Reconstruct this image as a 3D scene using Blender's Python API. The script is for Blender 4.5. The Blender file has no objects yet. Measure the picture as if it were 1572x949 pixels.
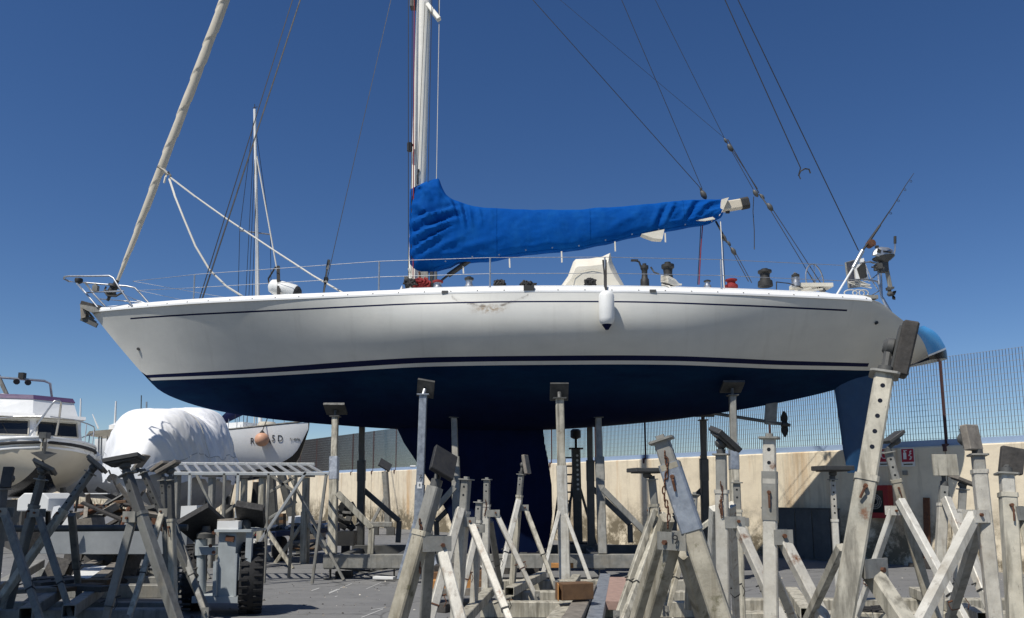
import bpy, math, random
import numpy as np
from mathutils import Vector, Matrix, Euler, noise
R = math.radians
rnd = random.Random(7)
scene = bpy.context.scene
C = scene.collection
# ------------------------------------------------------------------ camera, sky, sun, exposure
PITCH = R(8); FPX = 1180.0; CXP = 786.0; CYP = 591.0; EYE = 1.6
cam_d = bpy.data.cameras.new('camera'); cam = bpy.data.objects.new('camera', cam_d); C.objects.link(cam)
cam.location = (0, 0, EYE); cam.rotation_euler = (R(90) + PITCH, 0, 0)
cam_d.sensor_width = 36; cam_d.sensor_fit = 'HORIZONTAL'; cam_d.lens = 36 * FPX / 1572
cam_d.shift_y = (CYP - 474.5) / 1572; cam_d.clip_start = 0.05; cam_d.clip_end = 3000
scene.camera = cam
SUN = Vector((-0.42, -0.51, 1.0)).normalized()          # towards the sun
world = bpy.data.worlds.new('World'); scene.world = world; world.use_nodes = True
wn = world.node_tree
sky = wn.nodes.new('ShaderNodeTexSky'); sky.sky_type = 'NISHITA'; sky.sun_disc = False
sky.sun_elevation = math.asin(SUN.z); sky.sun_rotation = math.atan2(SUN.x, SUN.y)
sky.air_density = 1.0; sky.dust_density = 0.05; sky.ozone_density = 2.6; sky.altitude = 1200
wn.nodes['Background'].inputs['Strength'].default_value = 0.089
hs = wn.nodes.new('ShaderNodeHueSaturation'); hs.inputs['Saturation'].default_value = 1.22; hs.inputs['Hue'].default_value = .508
wn.links.new(sky.outputs['Color'], hs.inputs['Color']); wn.links.new(hs.outputs['Color'], wn.nodes['Background'].inputs['Color'])
sd = bpy.data.lights.new('sun', 'SUN'); sd.energy = 4.9; sd.angle = R(0.53); sd.color = (1.0, 0.955, 0.88)
so = bpy.data.objects.new('sun', sd); C.objects.link(so)
so.rotation_euler = SUN.to_track_quat('Z', 'Y').to_euler(); so.location = (-20, -10, 40)
vs = scene.view_settings
vs.view_transform = 'Standard'; vs.look = 'None'; vs.gamma = 1; vs.use_curve_mapping = False; vs.exposure = 0.0

# ------------------------------------------------------------------ helpers
_c, _s = math.cos(PITCH), math.sin(PITCH)
def W(px, py, Y):
    """world point that stands at depth Y behind photo pixel (px, py)"""
    t = (CYP - py) / FPX
    h = Y * (_s + t * _c) / (_c - t * _s)
    f = Y * _c + h * _s
    return Vector(((px - CXP) / FPX * f, Y, EYE + h))
def PX(p):
    h = p[2] - EYE; f = p[1] * _c + h * _s; u = -p[1] * _s + h * _c
    return CXP + FPX * p[0] / f, CYP - FPX * u / f
def G(px, py, z=0.0):
    """point at height z seen at a pixel below the horizon"""
    t = (CYP - py) / FPX
    k = (_s + t * _c) / (_c - t * _s)
    return W(px, py, (z - EYE) / k)
def to_z(a, b, z):
    k = (z - a.z) / (b.z - a.z)
    return a + (b - a) * k
def lerp(a, b, t): return a + (b - a) * t
def pchip(xs, ys):
    xs = np.array(xs, float); ys = np.array(ys, float)
    o = np.argsort(xs); xs = xs[o]; ys = ys[o]
    h = np.diff(xs); d = np.diff(ys) / h; m = np.zeros(len(xs)); m[0] = d[0]; m[-1] = d[-1]
    for i in range(1, len(xs) - 1):
        if d[i-1] * d[i] > 0:
            w1 = 2 * h[i] + h[i-1]; w2 = h[i] + 2 * h[i-1]
            m[i] = (w1 + w2) / (w1 / d[i-1] + w2 / d[i])
    def f(x):
        x = min(max(x, xs[0]), xs[-1]); i = int(min(max(np.searchsorted(xs, x) - 1, 0), len(xs) - 2))
        t = (x - xs[i]) / h[i]
        return float(ys[i] * (1 + 2*t) * (1-t)**2 + h[i] * m[i] * t * (1-t)**2 + ys[i+1] * t*t * (3 - 2*t) + h[i] * m[i+1] * t*t * (t-1))
    return f

class MB:
    def __init__(s): s.v = []; s.f = []; s.m = []
    def add(s, vs, fs, mat=0):
        b = len(s.v); s.v += [tuple(v) for v in vs]
        for f in fs: s.f.append(tuple(i + b for i in f)); s.m.append(mat)
        return s
    def box(s, c, size, rot=None, mat=0):
        c = Vector(c); x, y, z = size[0]/2, size[1]/2, size[2]/2
        M = rot if isinstance(rot, Matrix) else (Euler([R(a) for a in rot]).to_matrix() if rot else Matrix.Identity(3))
        vs = [c + M @ Vector(p) for p in ((-x,-y,-z),(x,-y,-z),(x,y,-z),(-x,y,-z),(-x,-y,z),(x,-y,z),(x,y,z),(-x,y,z))]
        return s.add(vs, [(0,3,2,1),(4,5,6,7),(0,1,5,4),(1,2,6,5),(2,3,7,6),(3,0,4,7)], mat)
    def frame(s, d, roll=0.0):
        d = d.normalized()
        ref = Vector((0, 0, 1)) if abs(d.z) < 0.6 else Vector((0, 1, 0))
        u = d.cross(ref).normalized(); v = u.cross(d).normalized()
        c, n = math.cos(roll), math.sin(roll)
        return u * c + v * n, v * c - u * n
    def bar(s, p0, p1, w, h=None, roll=0, ch=0.12, mat=0, open0=False, open1=False):
        """square tube with rounded corners, ends closed or hollow"""
        p0 = Vector(p0); p1 = Vector(p1); h = h or w; u, v = s.frame(p1 - p0, R(roll))
        k = min(w, h) * ch; a, b = w/2, h/2
        pr = [(-a+k,-b),(a-k,-b),(a,-b+k),(a,b-k),(a-k,b),(-a+k,b),(-a,b-k),(-a,-b+k)]
        vs = [p0 + u*x + v*y for x, y in pr] + [p1 + u*x + v*y for x, y in pr]
        s.add(vs, [(i, (i+1) % 8, (i+1) % 8 + 8, i + 8) for i in range(8)], mat)
        d = (p1 - p0).normalized()
        for (p, o, sgn) in ((p0, open0, 1), (p1, open1, -1)):
            ring = [p + u*x + v*y for x, y in pr]
            if not o:
                s.add(ring, [tuple(range(8)) if sgn < 0 else tuple(reversed(range(8)))], mat)
            else:
                t = min(w, h) * 0.07; q = (a - t) / a; q2 = (b - t) / b
                r2 = [p + u*x*q + v*y*q2 for x, y in pr]; r3 = [x + d * sgn * min(0.5, (p1-p0).length*0.45) for x in r2]
                fs = [(i, (i+1) % 8, (i+1) % 8 + 8, i + 8) for i in range(8)] + [(i+8, (i+1) % 8 + 8, (i+1) % 8 + 16, i + 16) for i in range(8)] + [tuple(range(16, 24))]
                s.add(ring + r2 + r3, fs, mat)
        return s
    def cyl(s, p0, p1, r, n=8, r2=None, mat=0, caps=True):
        p0 = Vector(p0); p1 = Vector(p1); r2 = r if r2 is None else r2; u, v = s.frame(p1 - p0)
        A = [(math.cos(2*math.pi*i/n), math.sin(2*math.pi*i/n)) for i in range(n)]
        vs = [p0 + (u*x + v*y)*r for x, y in A] + [p1 + (u*x + v*y)*r2 for x, y in A]
        fs = [(i, (i+1) % n, (i+1) % n + n, i + n) for i in range(n)]
        if caps: fs += [tuple(reversed(range(n))), tuple(range(n, 2*n))]
        return s.add(vs, fs, mat)
    def tube(s, pts, r, n=6, mat=0, closed=False):
        pts = [Vector(p) for p in pts]; L = len(pts); rs = r if isinstance(r, (list, tuple)) else [r]*L
        vs = []; u = None
        for i, p in enumerate(pts):
            if closed: d = pts[(i+1) % L] - pts[i-1]
            else: d = pts[min(i+1, L-1)] - pts[max(i-1, 0)]
            d.normalize()
            if u is None: u, v = s.frame(d)
            else:
                u = (u - d * u.dot(d)).normalized(); v = d.cross(u)
            for k in range(n):
                a = 2*math.pi*k/n; vs.append(p + (u*math.cos(a) + v*math.sin(a)) * rs[i])
        fs = []
        for i in range(L if closed else L-1):
            j = (i+1) % L
            fs += [(i*n+k, i*n+(k+1) % n, j*n+(k+1) % n, j*n+k) for k in range(n)]
        if not closed: fs += [tuple(reversed(range(n))), tuple(range((L-1)*n, L*n))]
        return s.add(vs, fs, mat)
    def lathe(s, base, axis, prof, n=16, mat=0):
        base = Vector(base); axis = Vector(axis).normalized(); u, v = s.frame(axis); vs = []
        for r, z in prof:
            for k in range(n):
                a = 2*math.pi*k/n; vs.append(base + axis*z + (u*math.cos(a) + v*math.sin(a))*r)
        L = len(prof)
        fs = [(i*n+k, i*n+(k+1) % n, (i+1)*n+(k+1) % n, (i+1)*n+k) for i in range(L-1) for k in range(n)]
        fs += [tuple(reversed(range(n))), tuple(range((L-1)*n, L*n))]
        return s.add(vs, fs, mat)
    def grid(s, rows, closed=False, mat=0, matf=None):
        n = len(rows[0]); vs = [p for r in rows for p in r]; b = len(s.v); s.v += [tuple(p) for p in vs]
        for i in range(len(rows)-1):
            for k in range(n if closed else n-1):
                k2 = (k+1) % n; q = (i*n+k, i*n+k2, (i+1)*n+k2, (i+1)*n+k)
                s.f.append(tuple(b+x for x in q)); s.m.append(matf(i, k) if matf else mat)
        return s
    def prism(s, pts, off, mat=0):
        n = len(pts); off = Vector(off); vs = [Vector(p) for p in pts] + [Vector(p) + off for p in pts]
        return s.add(vs, [tuple(range(n)), tuple(reversed(range(n, 2*n)))] + [(i, i+n, (i+1) % n + n, (i+1) % n) for i in range(n)], mat)
    def build(s, name, mats, parent=None, smooth=0, merge=False):
        org = Vector(parent['_o']) if parent is not None else Vector((0, 0, 0))
        me = bpy.data.meshes.new(name)
        me.from_pydata([tuple(Vector(v) - org) for v in s.v], [], s.f)
        if not isinstance(mats, (list, tuple)): mats = [mats]
        for m in mats: me.materials.append(M[m])
        me.polygons.foreach_set('material_index', s.m)
        if merge:
            import bmesh
            bm = bmesh.new(); bm.from_mesh(me)
            bmesh.ops.remove_doubles(bm, verts=bm.verts, dist=1e-4)
            bmesh.ops.recalc_face_normals(bm, faces=bm.faces); bm.to_mesh(me); bm.free()
        if smooth:
            me.polygons.foreach_set('use_smooth', [True]*len(me.polygons)); me.set_sharp_from_angle(angle=R(smooth))
        me.update()
        o = bpy.data.objects.new(name, me); C.objects.link(o)
        o['_o'] = tuple(org)
        if parent is not None: o.parent = parent
        return o
def tag(o, label=None, cat=None, group=None, kind=None):
    if label: o['label'] = label
    if cat: o['category'] = cat
    if group: o['group'] = group
    if kind: o['kind'] = kind
    return o
def thing(name, label, cat, loc, group=None):
    o = bpy.data.objects.new(name, None); C.objects.link(o); o.location = loc; o['_o'] = tuple(loc); o.empty_display_size = 0.2
    return tag(o, label, cat, group)
def copy_part(src, parent, name=None):
    c = src.copy(); C.objects.link(c); c.parent = parent
    return c
def text_mesh(name, body, mat, mtx, size, parent, extrude=0.002, sx=1.0):
    cu = bpy.data.curves.new(name, 'FONT'); cu.body = body; cu.size = size; cu.extrude = extrude; cu.align_x = 'CENTER'; cu.align_y = 'CENTER'
    t = bpy.data.objects.new(name + '_tmp', cu); C.objects.link(t)
    bpy.context.view_layer.update()
    me = bpy.data.meshes.new_from_object(t.evaluated_get(bpy.context.evaluated_depsgraph_get()))
    bpy.data.objects.remove(t); bpy.data.curves.remove(cu)
    org = Vector(parent['_o']); me.transform(Matrix.Translation(-org) @ mtx @ Matrix.Diagonal((sx, 1, 1, 1)))
    me.materials.clear(); me.materials.append(M[mat]); me.name = name
    o = bpy.data.objects.new(name, me); C.objects.link(o); o.parent = parent; o['_o'] = tuple(org)
    return o
def face_mtx(p, right, up):
    r = Vector(right).normalized(); u = Vector(up); u = (u - r * u.dot(r)).normalized(); n = r.cross(u)
    return Matrix(((r.x, u.x, n.x, p[0]), (r.y, u.y, n.y, p[1]), (r.z, u.z, n.z, p[2]), (0, 0, 0, 1)))

# ------------------------------------------------------------------ materials
M = {}
class NT:
    def __init__(s, name):
        m = bpy.data.materials.new(name); m.use_nodes = True; s.m = m; s.t = m.node_tree; s.b = s.t.nodes['Principled BSDF']
        s.tc = s.t.nodes.new('ShaderNodeTexCoord'); M[name] = m
    def n(s, ty, **kw):
        x = s.t.nodes.new(ty)
        for k, v in kw.items():
            if hasattr(x, k) and not k[0].isupper(): setattr(x, k, v)
            else: x.inputs[k.replace('_', ' ')].default_value = v
        return x
    def l(s, a, b): s.t.links.new(a, b)
    def vec(s, scale=(1, 1, 1), rot=(0, 0, 0)):
        mp = s.n('ShaderNodeMapping'); mp.inputs['Scale'].default_value = scale; mp.inputs['Rotation'].default_value = rot
        s.l(s.tc.outputs['Object'], mp.inputs['Vector']); return mp.outputs['Vector']
    def noise(s, scale, detail=5, rough=.6, vec=None, dist=0):
        x = s.n('ShaderNodeTexNoise'); x.inputs['Scale'].default_value = scale; x.inputs['Detail'].default_value = detail
        x.inputs['Roughness'].default_value = rough; x.inputs['Distortion'].default_value = dist
        s.l(vec if vec is not None else s.tc.outputs['Object'], x.inputs['Vector']); return x.outputs['Fac']
    def ramp(s, fac, stops):
        r = s.n('ShaderNodeValToRGB'); e = r.color_ramp.elements
        while len(e) < len(stops): e.new(0.5)
        for i, (p, c) in enumerate(stops):
            e[i].position = p; e[i].color = (c, c, c, 1) if not isinstance(c, (tuple, list)) else (*c, 1)
        s.l(fac, r.inputs['Fac']); return r.outputs['Color']
    def mix(s, fac, a, b, mode='MIX'):
        x = s.n('ShaderNodeMix', data_type='RGBA', blend_type=mode)
        for v, i in ((fac, 0), (a, 6), (b, 7)):
            if isinstance(v, (int, float)): x.inputs[i].default_value = v
            elif isinstance(v, (tuple, list)): x.inputs[i].default_value = (*v, 1)
            else: s.l(v, x.inputs[i])
        return x.outputs[2]
    def math(s, op, a, b=0.0, clamp=False):
        x = s.n('ShaderNodeMath', operation=op, use_clamp=clamp)
        for v, i in ((a, 0), (b, 1)):
            if isinstance(v, (int, float)): x.inputs[i].default_value = v
            else: s.l(v, x.inputs[i])
        return x.outputs[0]
    def bump(s, h, strength=.3, dist=.01):
        b = s.n('ShaderNodeBump'); b.inputs['Strength'].default_value = strength; b.inputs['Distance'].default_value = dist
        s.l(h, b.inputs['Height']); s.l(b.outputs['Normal'], s.b.inputs['Normal'])
    def out(s, col=None, rough=None, metal=None, spec=None):
        for v, k in ((col, 'Base Color'), (rough, 'Roughness'), (metal, 'Metallic'), (spec, 'Specular IOR Level')):
            if v is None: continue
            if isinstance(v, (int, float)): s.b.inputs[k].default_value = v
            elif isinstance(v, tuple): s.b.inputs[k].default_value = (*v, 1)
            else: s.l(v, s.b.inputs[k])
def mat(name, c1, c2=None, scale=6, rough=.55, metal=0.0, bump=.15, bscale=60, spots=None, vary=0.0, streak=None, spec=0.5):
    """weathered surface: two tones, optional spots (colour, threshold, scale), vertical streaks, per-object variation"""
    t = NT(name); c2 = c2 or tuple(x * .75 for x in c1)
    col = t.mix(t.ramp(t.noise(scale, 6, .65), [(.3, 0.0), (.7, 1.0)]), c1, c2)
    if streak:
        col = t.mix(t.math('MULTIPLY', t.ramp(t.noise(1, 4, .6, t.vec((streak[2], streak[2], streak[2]*.08))), [(streak[1], 0.0), (min(1, streak[1]+.2), 1.0)]), .8), col, streak[0])
    if spots:
        col = t.mix(t.ramp(t.noise(spots[2], 8, .7), [(spots[1], 0.0), (min(1, spots[1]+.1), 1.0)]), col, spots[0])
    if name.startswith('steel_') and name not in ('steel_black', 'steel_dark'):
        sc1 = t.ramp(t.noise(26, 9, .8, t.vec((1, 1, .35))), [(.58, 0.0), (.66, 1.0)]); col = t.mix(t.math('MULTIPLY', sc1, .55), col, (.1, .085, .065))
        sc2 = t.ramp(t.noise(3.2, 6, .7), [(.5, 0.0), (.68, 1.0)]); col = t.mix(t.math('MULTIPLY', sc2, .45), col, (.3, .26, .19))
    if vary:
        oi = t.n('ShaderNodeObjectInfo'); f = t.math('MULTIPLY_ADD', oi.outputs['Random'], 2*vary)
        f.node.inputs[2].default_value = 1 - vary
        vm = t.n('ShaderNodeVectorMath', operation='SCALE'); t.l(col, vm.inputs[0]); t.l(f, vm.inputs['Scale']); col = vm.outputs[0]
    t.out(col, None, metal, spec)
    t.l(t.ramp(t.noise(scale*3, 4), [(.3, rough*.8), (.75, min(1, rough*1.25))]), t.b.inputs['Roughness'])
    if bump: t.bump(t.noise(bscale, 4, .6), bump, .004)
    return t
RUST = (.16, .065, .025)
mat('steel_cream', (.54, .5, .4), (.3, .285, .23), 6, .6, 0, .3, 70, (RUST, .645, 6), .12, ((.11, .1, .075), .46, 16))
mat('steel_pale', (.6, .57, .49), (.38, .36, .31), 9, .5, .1, .35, 90, (RUST, .6, 5), .15, ((.2, .12, .06), .57, 16))
mat('steel_mossy', (.46, .42, .325), (.27, .245, .185), 8, .7, 0, .4, 80, ((.12, .11, .06), .6, 9), .12, ((.12, .1, .06), .48, 12))
mat('steel_shade', (.2, .2, .18), (.11, .11, .1), 6, .6, 0, .3, 70, (RUST, .66, 7), .12, ((.07, .068, .06), .52, 14))  # dark grey-green steel, with some of the left group's shade in the colour
mat('steel_white', (.66, .64, .57), (.46, .44, .38), 6, .55, 0, .3, 70, (RUST, .64, 7), .08, ((.24, .22, .18), .54, 14))
mat('steel_grey', (.3, .295, .265), (.16, .158, .14), 6, .6, 0, .3, 70, (RUST, .66, 7), .12, ((.1, .097, .085), .52, 14))
mat('steel_dark', (.1, .1, .095), (.06, .06, .055), 5, .6, .1, .2, 70, (RUST, .7, 7), .15)
mat('steel_black', (.02, .02, .02), (.035, .034, .03), 6, .6, .1, .2, 70)
t = mat('galvanised', (.4, .43, .46), (.2, .22, .25), 11, .45, .45, .25, 60, ((.6, .61, .62), .6, 14), .06, ((.1, .11, .13), .54, 12))
mat('rusty', (.15, .06, .025), (.07, .03, .018), 18, .85, 0, .5, 90)
mat('stainless', (.5, .51, .52), (.38, .39, .4), 10, .42, .8, 0)
mat('wire', (.035, .036, .04), (.02, .021, .024), 10, .5, .0, 0, spec=.2)
mat('rope_white', (.66, .64, .58), (.48, .46, .4), 60, .85, 0, .3, 200)
mat('rope_black', (.018, .018, .02), (.04, .038, .035), 60, .9, 0, .4, 200)
mat('rope_red', (.3, .02, .02), (.16, .015, .015), 60, .85, 0, .4, 200)
mat('wood_grey', (.27, .24, .2), (.13, .115, .095), 8, .85, 0, .5, 50, ((.06, .055, .05), .62, 10), .15)
mat('wood_dark', (.075, .068, .06), (.03, .028, .026), 14, .85, 0, .6, 50, ((.2, .19, .17), .66, 9), .2)
mat('wood_brown', (.2, .11, .05), (.1, .055, .028), 8, .8, 0, .4, 50, None, .2)
mat('wood_orange', (.5, .24, .07), (.33, .15, .045), 12, .75, 0, .4, 50)
mat('wood_pink', (.38, .25, .2), (.25, .17, .14), 10, .85, 0, .5, 50, ((.12, .1, .09), .63, 6))
mat('rubber', (.012, .012, .013), (.025, .024, .023), 12, .75, 0, .3, 80)
mat('tyre', (.01, .01, .011), (.02, .0195, .019), 10, .9, 0, .3, 80)
mat('plate_dark', (.035, .036, .036), (.07, .07, .066), 8, .6, .1, .3, 40, ((.16, .15, .13), .68, 12), .2)
mat('gelcoat', (.8, .8, .78), (.74, .74, .71), 2, .3, 0, 0)
mat('gelcoat_cream', (.6, .54, .42), (.54, .48, .37), 2, .4, 0, 0)
mat('canvas_cream', (.7, .66, .56), (.6, .56, .46), 4, .85, 0, .3, 150)
mat('paint_lightblue', (.09, .34, .66), (.07, .29, .58), 3, .3, 0, 0)
mat('paint_teal', (.025, .11, .17), (.03, .13, .2), 3, .35, 0, 0)
mat('navy', (.005, .008, .036), (.006, .01, .045), 3, .6, 0, 0, spec=.1)
mat('black_gloss', (.008, .008, .009), (.012, .012, .013), 3, .25, 0, 0)
mat('glass_dark', (.012, .014, .016), (.02, .022, .024), 3, .08, 0, 0)
mat('white_paint', (.78, .78, .76), (.68, .68, .65), 4, .45, 0, .05, 60, ((.4, .36, .3), .74, 9))
mat('trailer_paint', (.4, .435, .44), (.29, .315, .32), 4, .5, 0, .1, 60, ((.16, .13, .1), .68, 9))
mat('beam_grey', (.26, .275, .28), (.19, .2, .205), 3, .55, 0, .1, 60, ((.1, .1, .1), .7, 9))
mat('blue_trailer', (.02, .035, .09), (.03, .045, .1), 4, .45, 0, .1, 60, ((.1, .07, .05), .7, 9))
mat('red_paint', (.3, .012, .015), (.22, .01, .012), 4, .45, 0, .05)
mat('sign_red', (.38, .012, .04), (.34, .01, .035), 4, .45, 0, 0)
mat('sign_white', (.75, .75, .72), (.68, .68, .66), 4, .5, 0, 0)
mat('plum', (.1, .06, .13), (.085, .05, .11), 4, .4, 0, 0)
mat('film_shade_grey', (.4, .41, .42), (.3, .31, .32), 3, .5, 0, .3, 12)
mat('fender_white', (.8, .8, .77), (.72, .72, .68), 6, .45, 0, .05, 40)
mat('fender_orange', (.6, .33, .2), (.5, .27, .17), 6, .6, 0, .05, 40)
mat('cotton', (.47, .43, .34), (.55, .5, .41), 3, .9, 0, .3, 120)
mat('corrugated', (.12, .125, .125), (.08, .083, .083), 3, .6, .2, .1, 50, (RUST, .72, 5))
mat('solar', (.25, .2, .17), (.12, .1, .09), 30, .5, 0, 0)
mat('fence_wire', (.15, .14, .125), (.11, .1, .09), 5, .6, .1, 0)
mat('fence_rod', (.32, .32, .32), (.26, .26, .26), 5, .5, .1, 0)  # lighter than the bars: sunlight on the rods is put into the colour
mat('fence_rail', (.3, .4, .56), (.27, .36, .5), 5, .5, 0, .05)
mat('fence_post', (.05, .022, .025), (.09, .04, .035), 9, .75, .1, .3, 60)
# tarp / shrink wrap
t = NT('tarp'); nz = t.noise(2.2, 6, .6, None, 1.2)
t.out(t.mix(t.ramp(nz, [(.35, 0.0), (.7, 1.0)]), (.82, .82, .82), (.72, .73, .74)), .5); rg = t.n('ShaderNodeTexNoise', noise_type='RIDGED_MULTIFRACTAL'); rg.inputs['Scale'].default_value = 1.1; rg.inputs['Detail'].default_value = 4; rg.inputs['Distortion'].default_value = .6; t.l(t.vec((1, 1, .6)), rg.inputs['Vector']); t.bump(rg.outputs['Fac'], .55, .05)
# topsides: off-white gelcoat with grime and a chafe stain under the toe rail
def topsides(x0, zc):
    t = NT('topsides')
    a = t.ramp(t.noise(.8, 5, .6), [(.3, 0.0), (.7, 1.0)])
    col = t.mix(a, (.62, .61, .555), (.53, .53, .49))
    mo2 = t.ramp(t.noise(2.6, 7, .7, t.vec((.5, 1, 1.3))), [(.42, 0.0), (.72, 1.0)]); col = t.mix(t.math('MULTIPLY', mo2, .3), col, (.44, .435, .4))
    st = t.ramp(t.noise(1, 5, .65, t.vec((5, 1, .25))), [(.56, 0.0), (.75, 1.0)])
    col = t.mix(t.math('MULTIPLY', st, .22), col, (.36, .345, .3))
    sp = t.n('ShaderNodeSeparateXYZ'); t.l(t.tc.outputs['Object'], sp.inputs[0])
    dx = t.math('SUBTRACT', sp.outputs['X'], x0)
    par = t.math('MULTIPLY_ADD', t.math('MULTIPLY', dx, dx), .42); par.node.inputs[2].default_value = zc
    wob = t.math('MULTIPLY', t.math('SUBTRACT', t.noise(9, 5, .7), .5), .12)
    dz = t.math('ADD', t.math('SUBTRACT', sp.outputs['Z'], par), wob)
    line = t.math('SUBTRACT', 1.0, t.math('DIVIDE', t.math('ABSOLUTE', dz), .045), True)
    inx = t.math('LESS_THAN', t.math('ABSOLUTE', dx), .72)
    brk = t.ramp(t.noise(7, 3, .6), [(.42, 0.15), (.6, 1.0)])
    line = t.math('MULTIPLY', t.math('MULTIPLY', line, inx), brk)
    col = t.mix(t.math('MULTIPLY', line, .95), col, (.12, .1, .075))
    fz = t.math('SUBTRACT', 1.0, t.math('DIVIDE', t.math('ABSOLUTE', t.math('ADD', t.math('SUBTRACT', sp.outputs['Z'], zc - .05), wob)), .12), True)
    fx = t.math('SUBTRACT', 1.0, t.math('DIVIDE', t.math('ABSOLUTE', dx), .42), True)
    blot = t.math('MULTIPLY', t.math('MULTIPLY', fz, fx), t.ramp(t.noise(16, 5, .7), [(.4, 0.0), (.62, 1.0)]))
    col = t.mix(t.math('MULTIPLY', blot, 1.2, True), col, (.26, .17, .08))
    t.out(col, .33)
    t.bump(t.noise(.9, 3, .5, t.vec((1, 1, .6))), .25, .02)
# antifouling: deep navy, thin worn greenish band near the waterline
def antifoul(zw):
    t = NT('antifoul')
    sp = t.n('ShaderNodeSeparateXYZ'); t.l(t.tc.outputs['Object'], sp.inputs[0])
    worn = t.ramp(t.noise(1.1, 9, .72, t.vec((.35, 1, 1.8))), [(.3, 0.0), (.8, 1.0)])
    band = t.math('MULTIPLY', t.math('MULTIPLY_ADD', t.math('SUBTRACT', sp.outputs['Z'], zw - .6), 1.7, True), worn, True)
    col = t.mix(t.ramp(t.noise(3, 5), [(.3, 0.0), (.7, 1.0)]), (.002, .007, .034), (.0015, .005, .024))
    col = t.mix(t.math('MULTIPLY', band, .75), col, (.006, .042, .085))
    rol = t.ramp(t.noise(1, 6, .7, t.vec((9, 1, .7))), [(.5, 0.0), (.75, 1.0)]); col = t.mix(t.math('MULTIPLY', rol, .25), col, (.003, .014, .045))
    col = t.mix(t.ramp(t.noise(11, 6, .7), [(.71, 0.0), (.76, 1.0)]), col, (.03, .05, .08))
    t.out(col, .85, None, .08)
# sail cover
t = NT('cover_blue'); a = t.ramp(t.noise(1.4, 4), [(.3, 0.0), (.7, 1.0)])
fd_ = t.ramp(t.noise(3.5, 5, .65, t.vec((1, 1, .5))), [(.45, 0.0), (.75, 1.0)]); t.out(t.mix(t.math('MULTIPLY', fd_, .35), t.mix(a, (.0005, .066, .3), (.0005, .052, .24)), (.012, .12, .36)), .85, None, .06); rg = t.n('ShaderNodeTexNoise', noise_type='RIDGED_MULTIFRACTAL'); rg.inputs['Scale'].default_value = 1.3; rg.inputs['Detail'].default_value = 4; rg.inputs['Distortion'].default_value = .8; t.l(t.vec((1, 2, 2.6), (0, .45, 0)), rg.inputs['Vector']); t.bump(rg.outputs['Fac'], .2, .02)
# ground: worn grey asphalt/concrete
t = NT('ground')
big = t.ramp(t.noise(.22, 6, .6), [(.3, 0.0), (.72, 1.0)]); med = t.ramp(t.noise(1.6, 7, .65, t.vec((.6, 1.6, 1))), [(.3, 0.0), (.75, 1.0)])
col = t.mix(big, (.165, .165, .163), (.118, .119, .12)); col = t.mix(t.math('MULTIPLY', med, .6), col, (.21, .208, .2))
spk = t.ramp(t.noise(55, 3, .7), [(.6, 0.0), (.75, 1.0)]); col = t.mix(t.math('MULTIPLY', spk, .35), col, (.28, .27, .25))
oil = t.ramp(t.noise(.9, 5, .6), [(.64, 0.0), (.74, 1.0)]); col = t.mix(t.math('MULTIPLY', oil, .75), col, (.045, .045, .045))
bl2 = t.ramp(t.noise(3.4, 8, .75, None, 1.0), [(.55, 0.0), (.63, 1.0)]); col = t.mix(t.math('MULTIPLY', bl2, .4), col, (.07, .07, .068))
vo = t.n('ShaderNodeTexVoronoi', feature='DISTANCE_TO_EDGE'); vo.inputs['Scale'].default_value = .33
wv = t.n('ShaderNodeVectorMath', operation='ADD'); nn = t.n('ShaderNodeTexNoise'); nn.inputs['Scale'].default_value = 1.2; nn.inputs['Detail'].default_value = 6
t.l(t.tc.outputs['Object'], nn.inputs['Vector']); t.l(t.tc.outputs['Object'], wv.inputs[0]); t.l(nn.outputs['Color'], wv.inputs[1]); t.l(wv.outputs[0], vo.inputs['Vector'])
ck = t.ramp(vo.outputs['Distance'], [(0.0, 1.0), (.012, 0.0)]); col = t.mix(t.math('MULTIPLY', ck, .65), col, (.04, .04, .04))
t.out(col, .85); t.bump(t.math('ADD', t.noise(70, 4, .7), t.math('MULTIPLY', ck, -1.5)), .35, .006)
# sea wall concrete, cream, streaked
t = NT('wall_concrete')
col = t.mix(t.ramp(t.noise(.5, 6, .6), [(.3, 0.0), (.7, 1.0)]), (.78, .68, .5), (.7, .61, .46))
col = t.mix(t.math('MULTIPLY', t.ramp(t.noise(4, 7, .65), [(.45, 0.0), (.75, 1.0)]), .4), col, (.5, .42, .31))
run = t.ramp(t.noise(1, 5, .65, t.vec((1.1, 1.1, .1))), [(.55, 0.0), (.72, 1.0)]); col = t.mix(t.math('MULTIPLY', run, .9), col, (.5, .28, .1))
run2 = t.ramp(t.noise(1, 6, .7, t.vec((2.6, 2.6, .22))), [(.52, 0.0), (.66, 1.0)]); col = t.mix(t.math('MULTIPLY', run2, .5), col, (.3, .25, .18))
vc = t.n('ShaderNodeTexVoronoi', feature='DISTANCE_TO_EDGE'); vc.inputs['Scale'].default_value = .5; t.l(t.vec((1, 1, .6)), vc.inputs['Vector']); crk = t.ramp(vc.outputs['Distance'], [(0.0, 1.0), (.006, 0.0)])
sp = t.n('ShaderNodeSeparateXYZ'); t.l(t.tc.outputs['Object'], sp.inputs[0])
low = t.math('SUBTRACT', 1.0, t.math('DIVIDE', sp.outputs['Z'], 1.5), True)
mould = t.math('MULTIPLY', low, t.ramp(t.noise(1.3, 9, .78), [(.42, 0.0), (.58, 1.0)])); col = t.mix(t.math('MULTIPLY', mould, 1.9, True), col, (.17, .14, .09))
t.out(col, .9); t.bump(t.noise(12, 7, .7), .4, .015)
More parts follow.
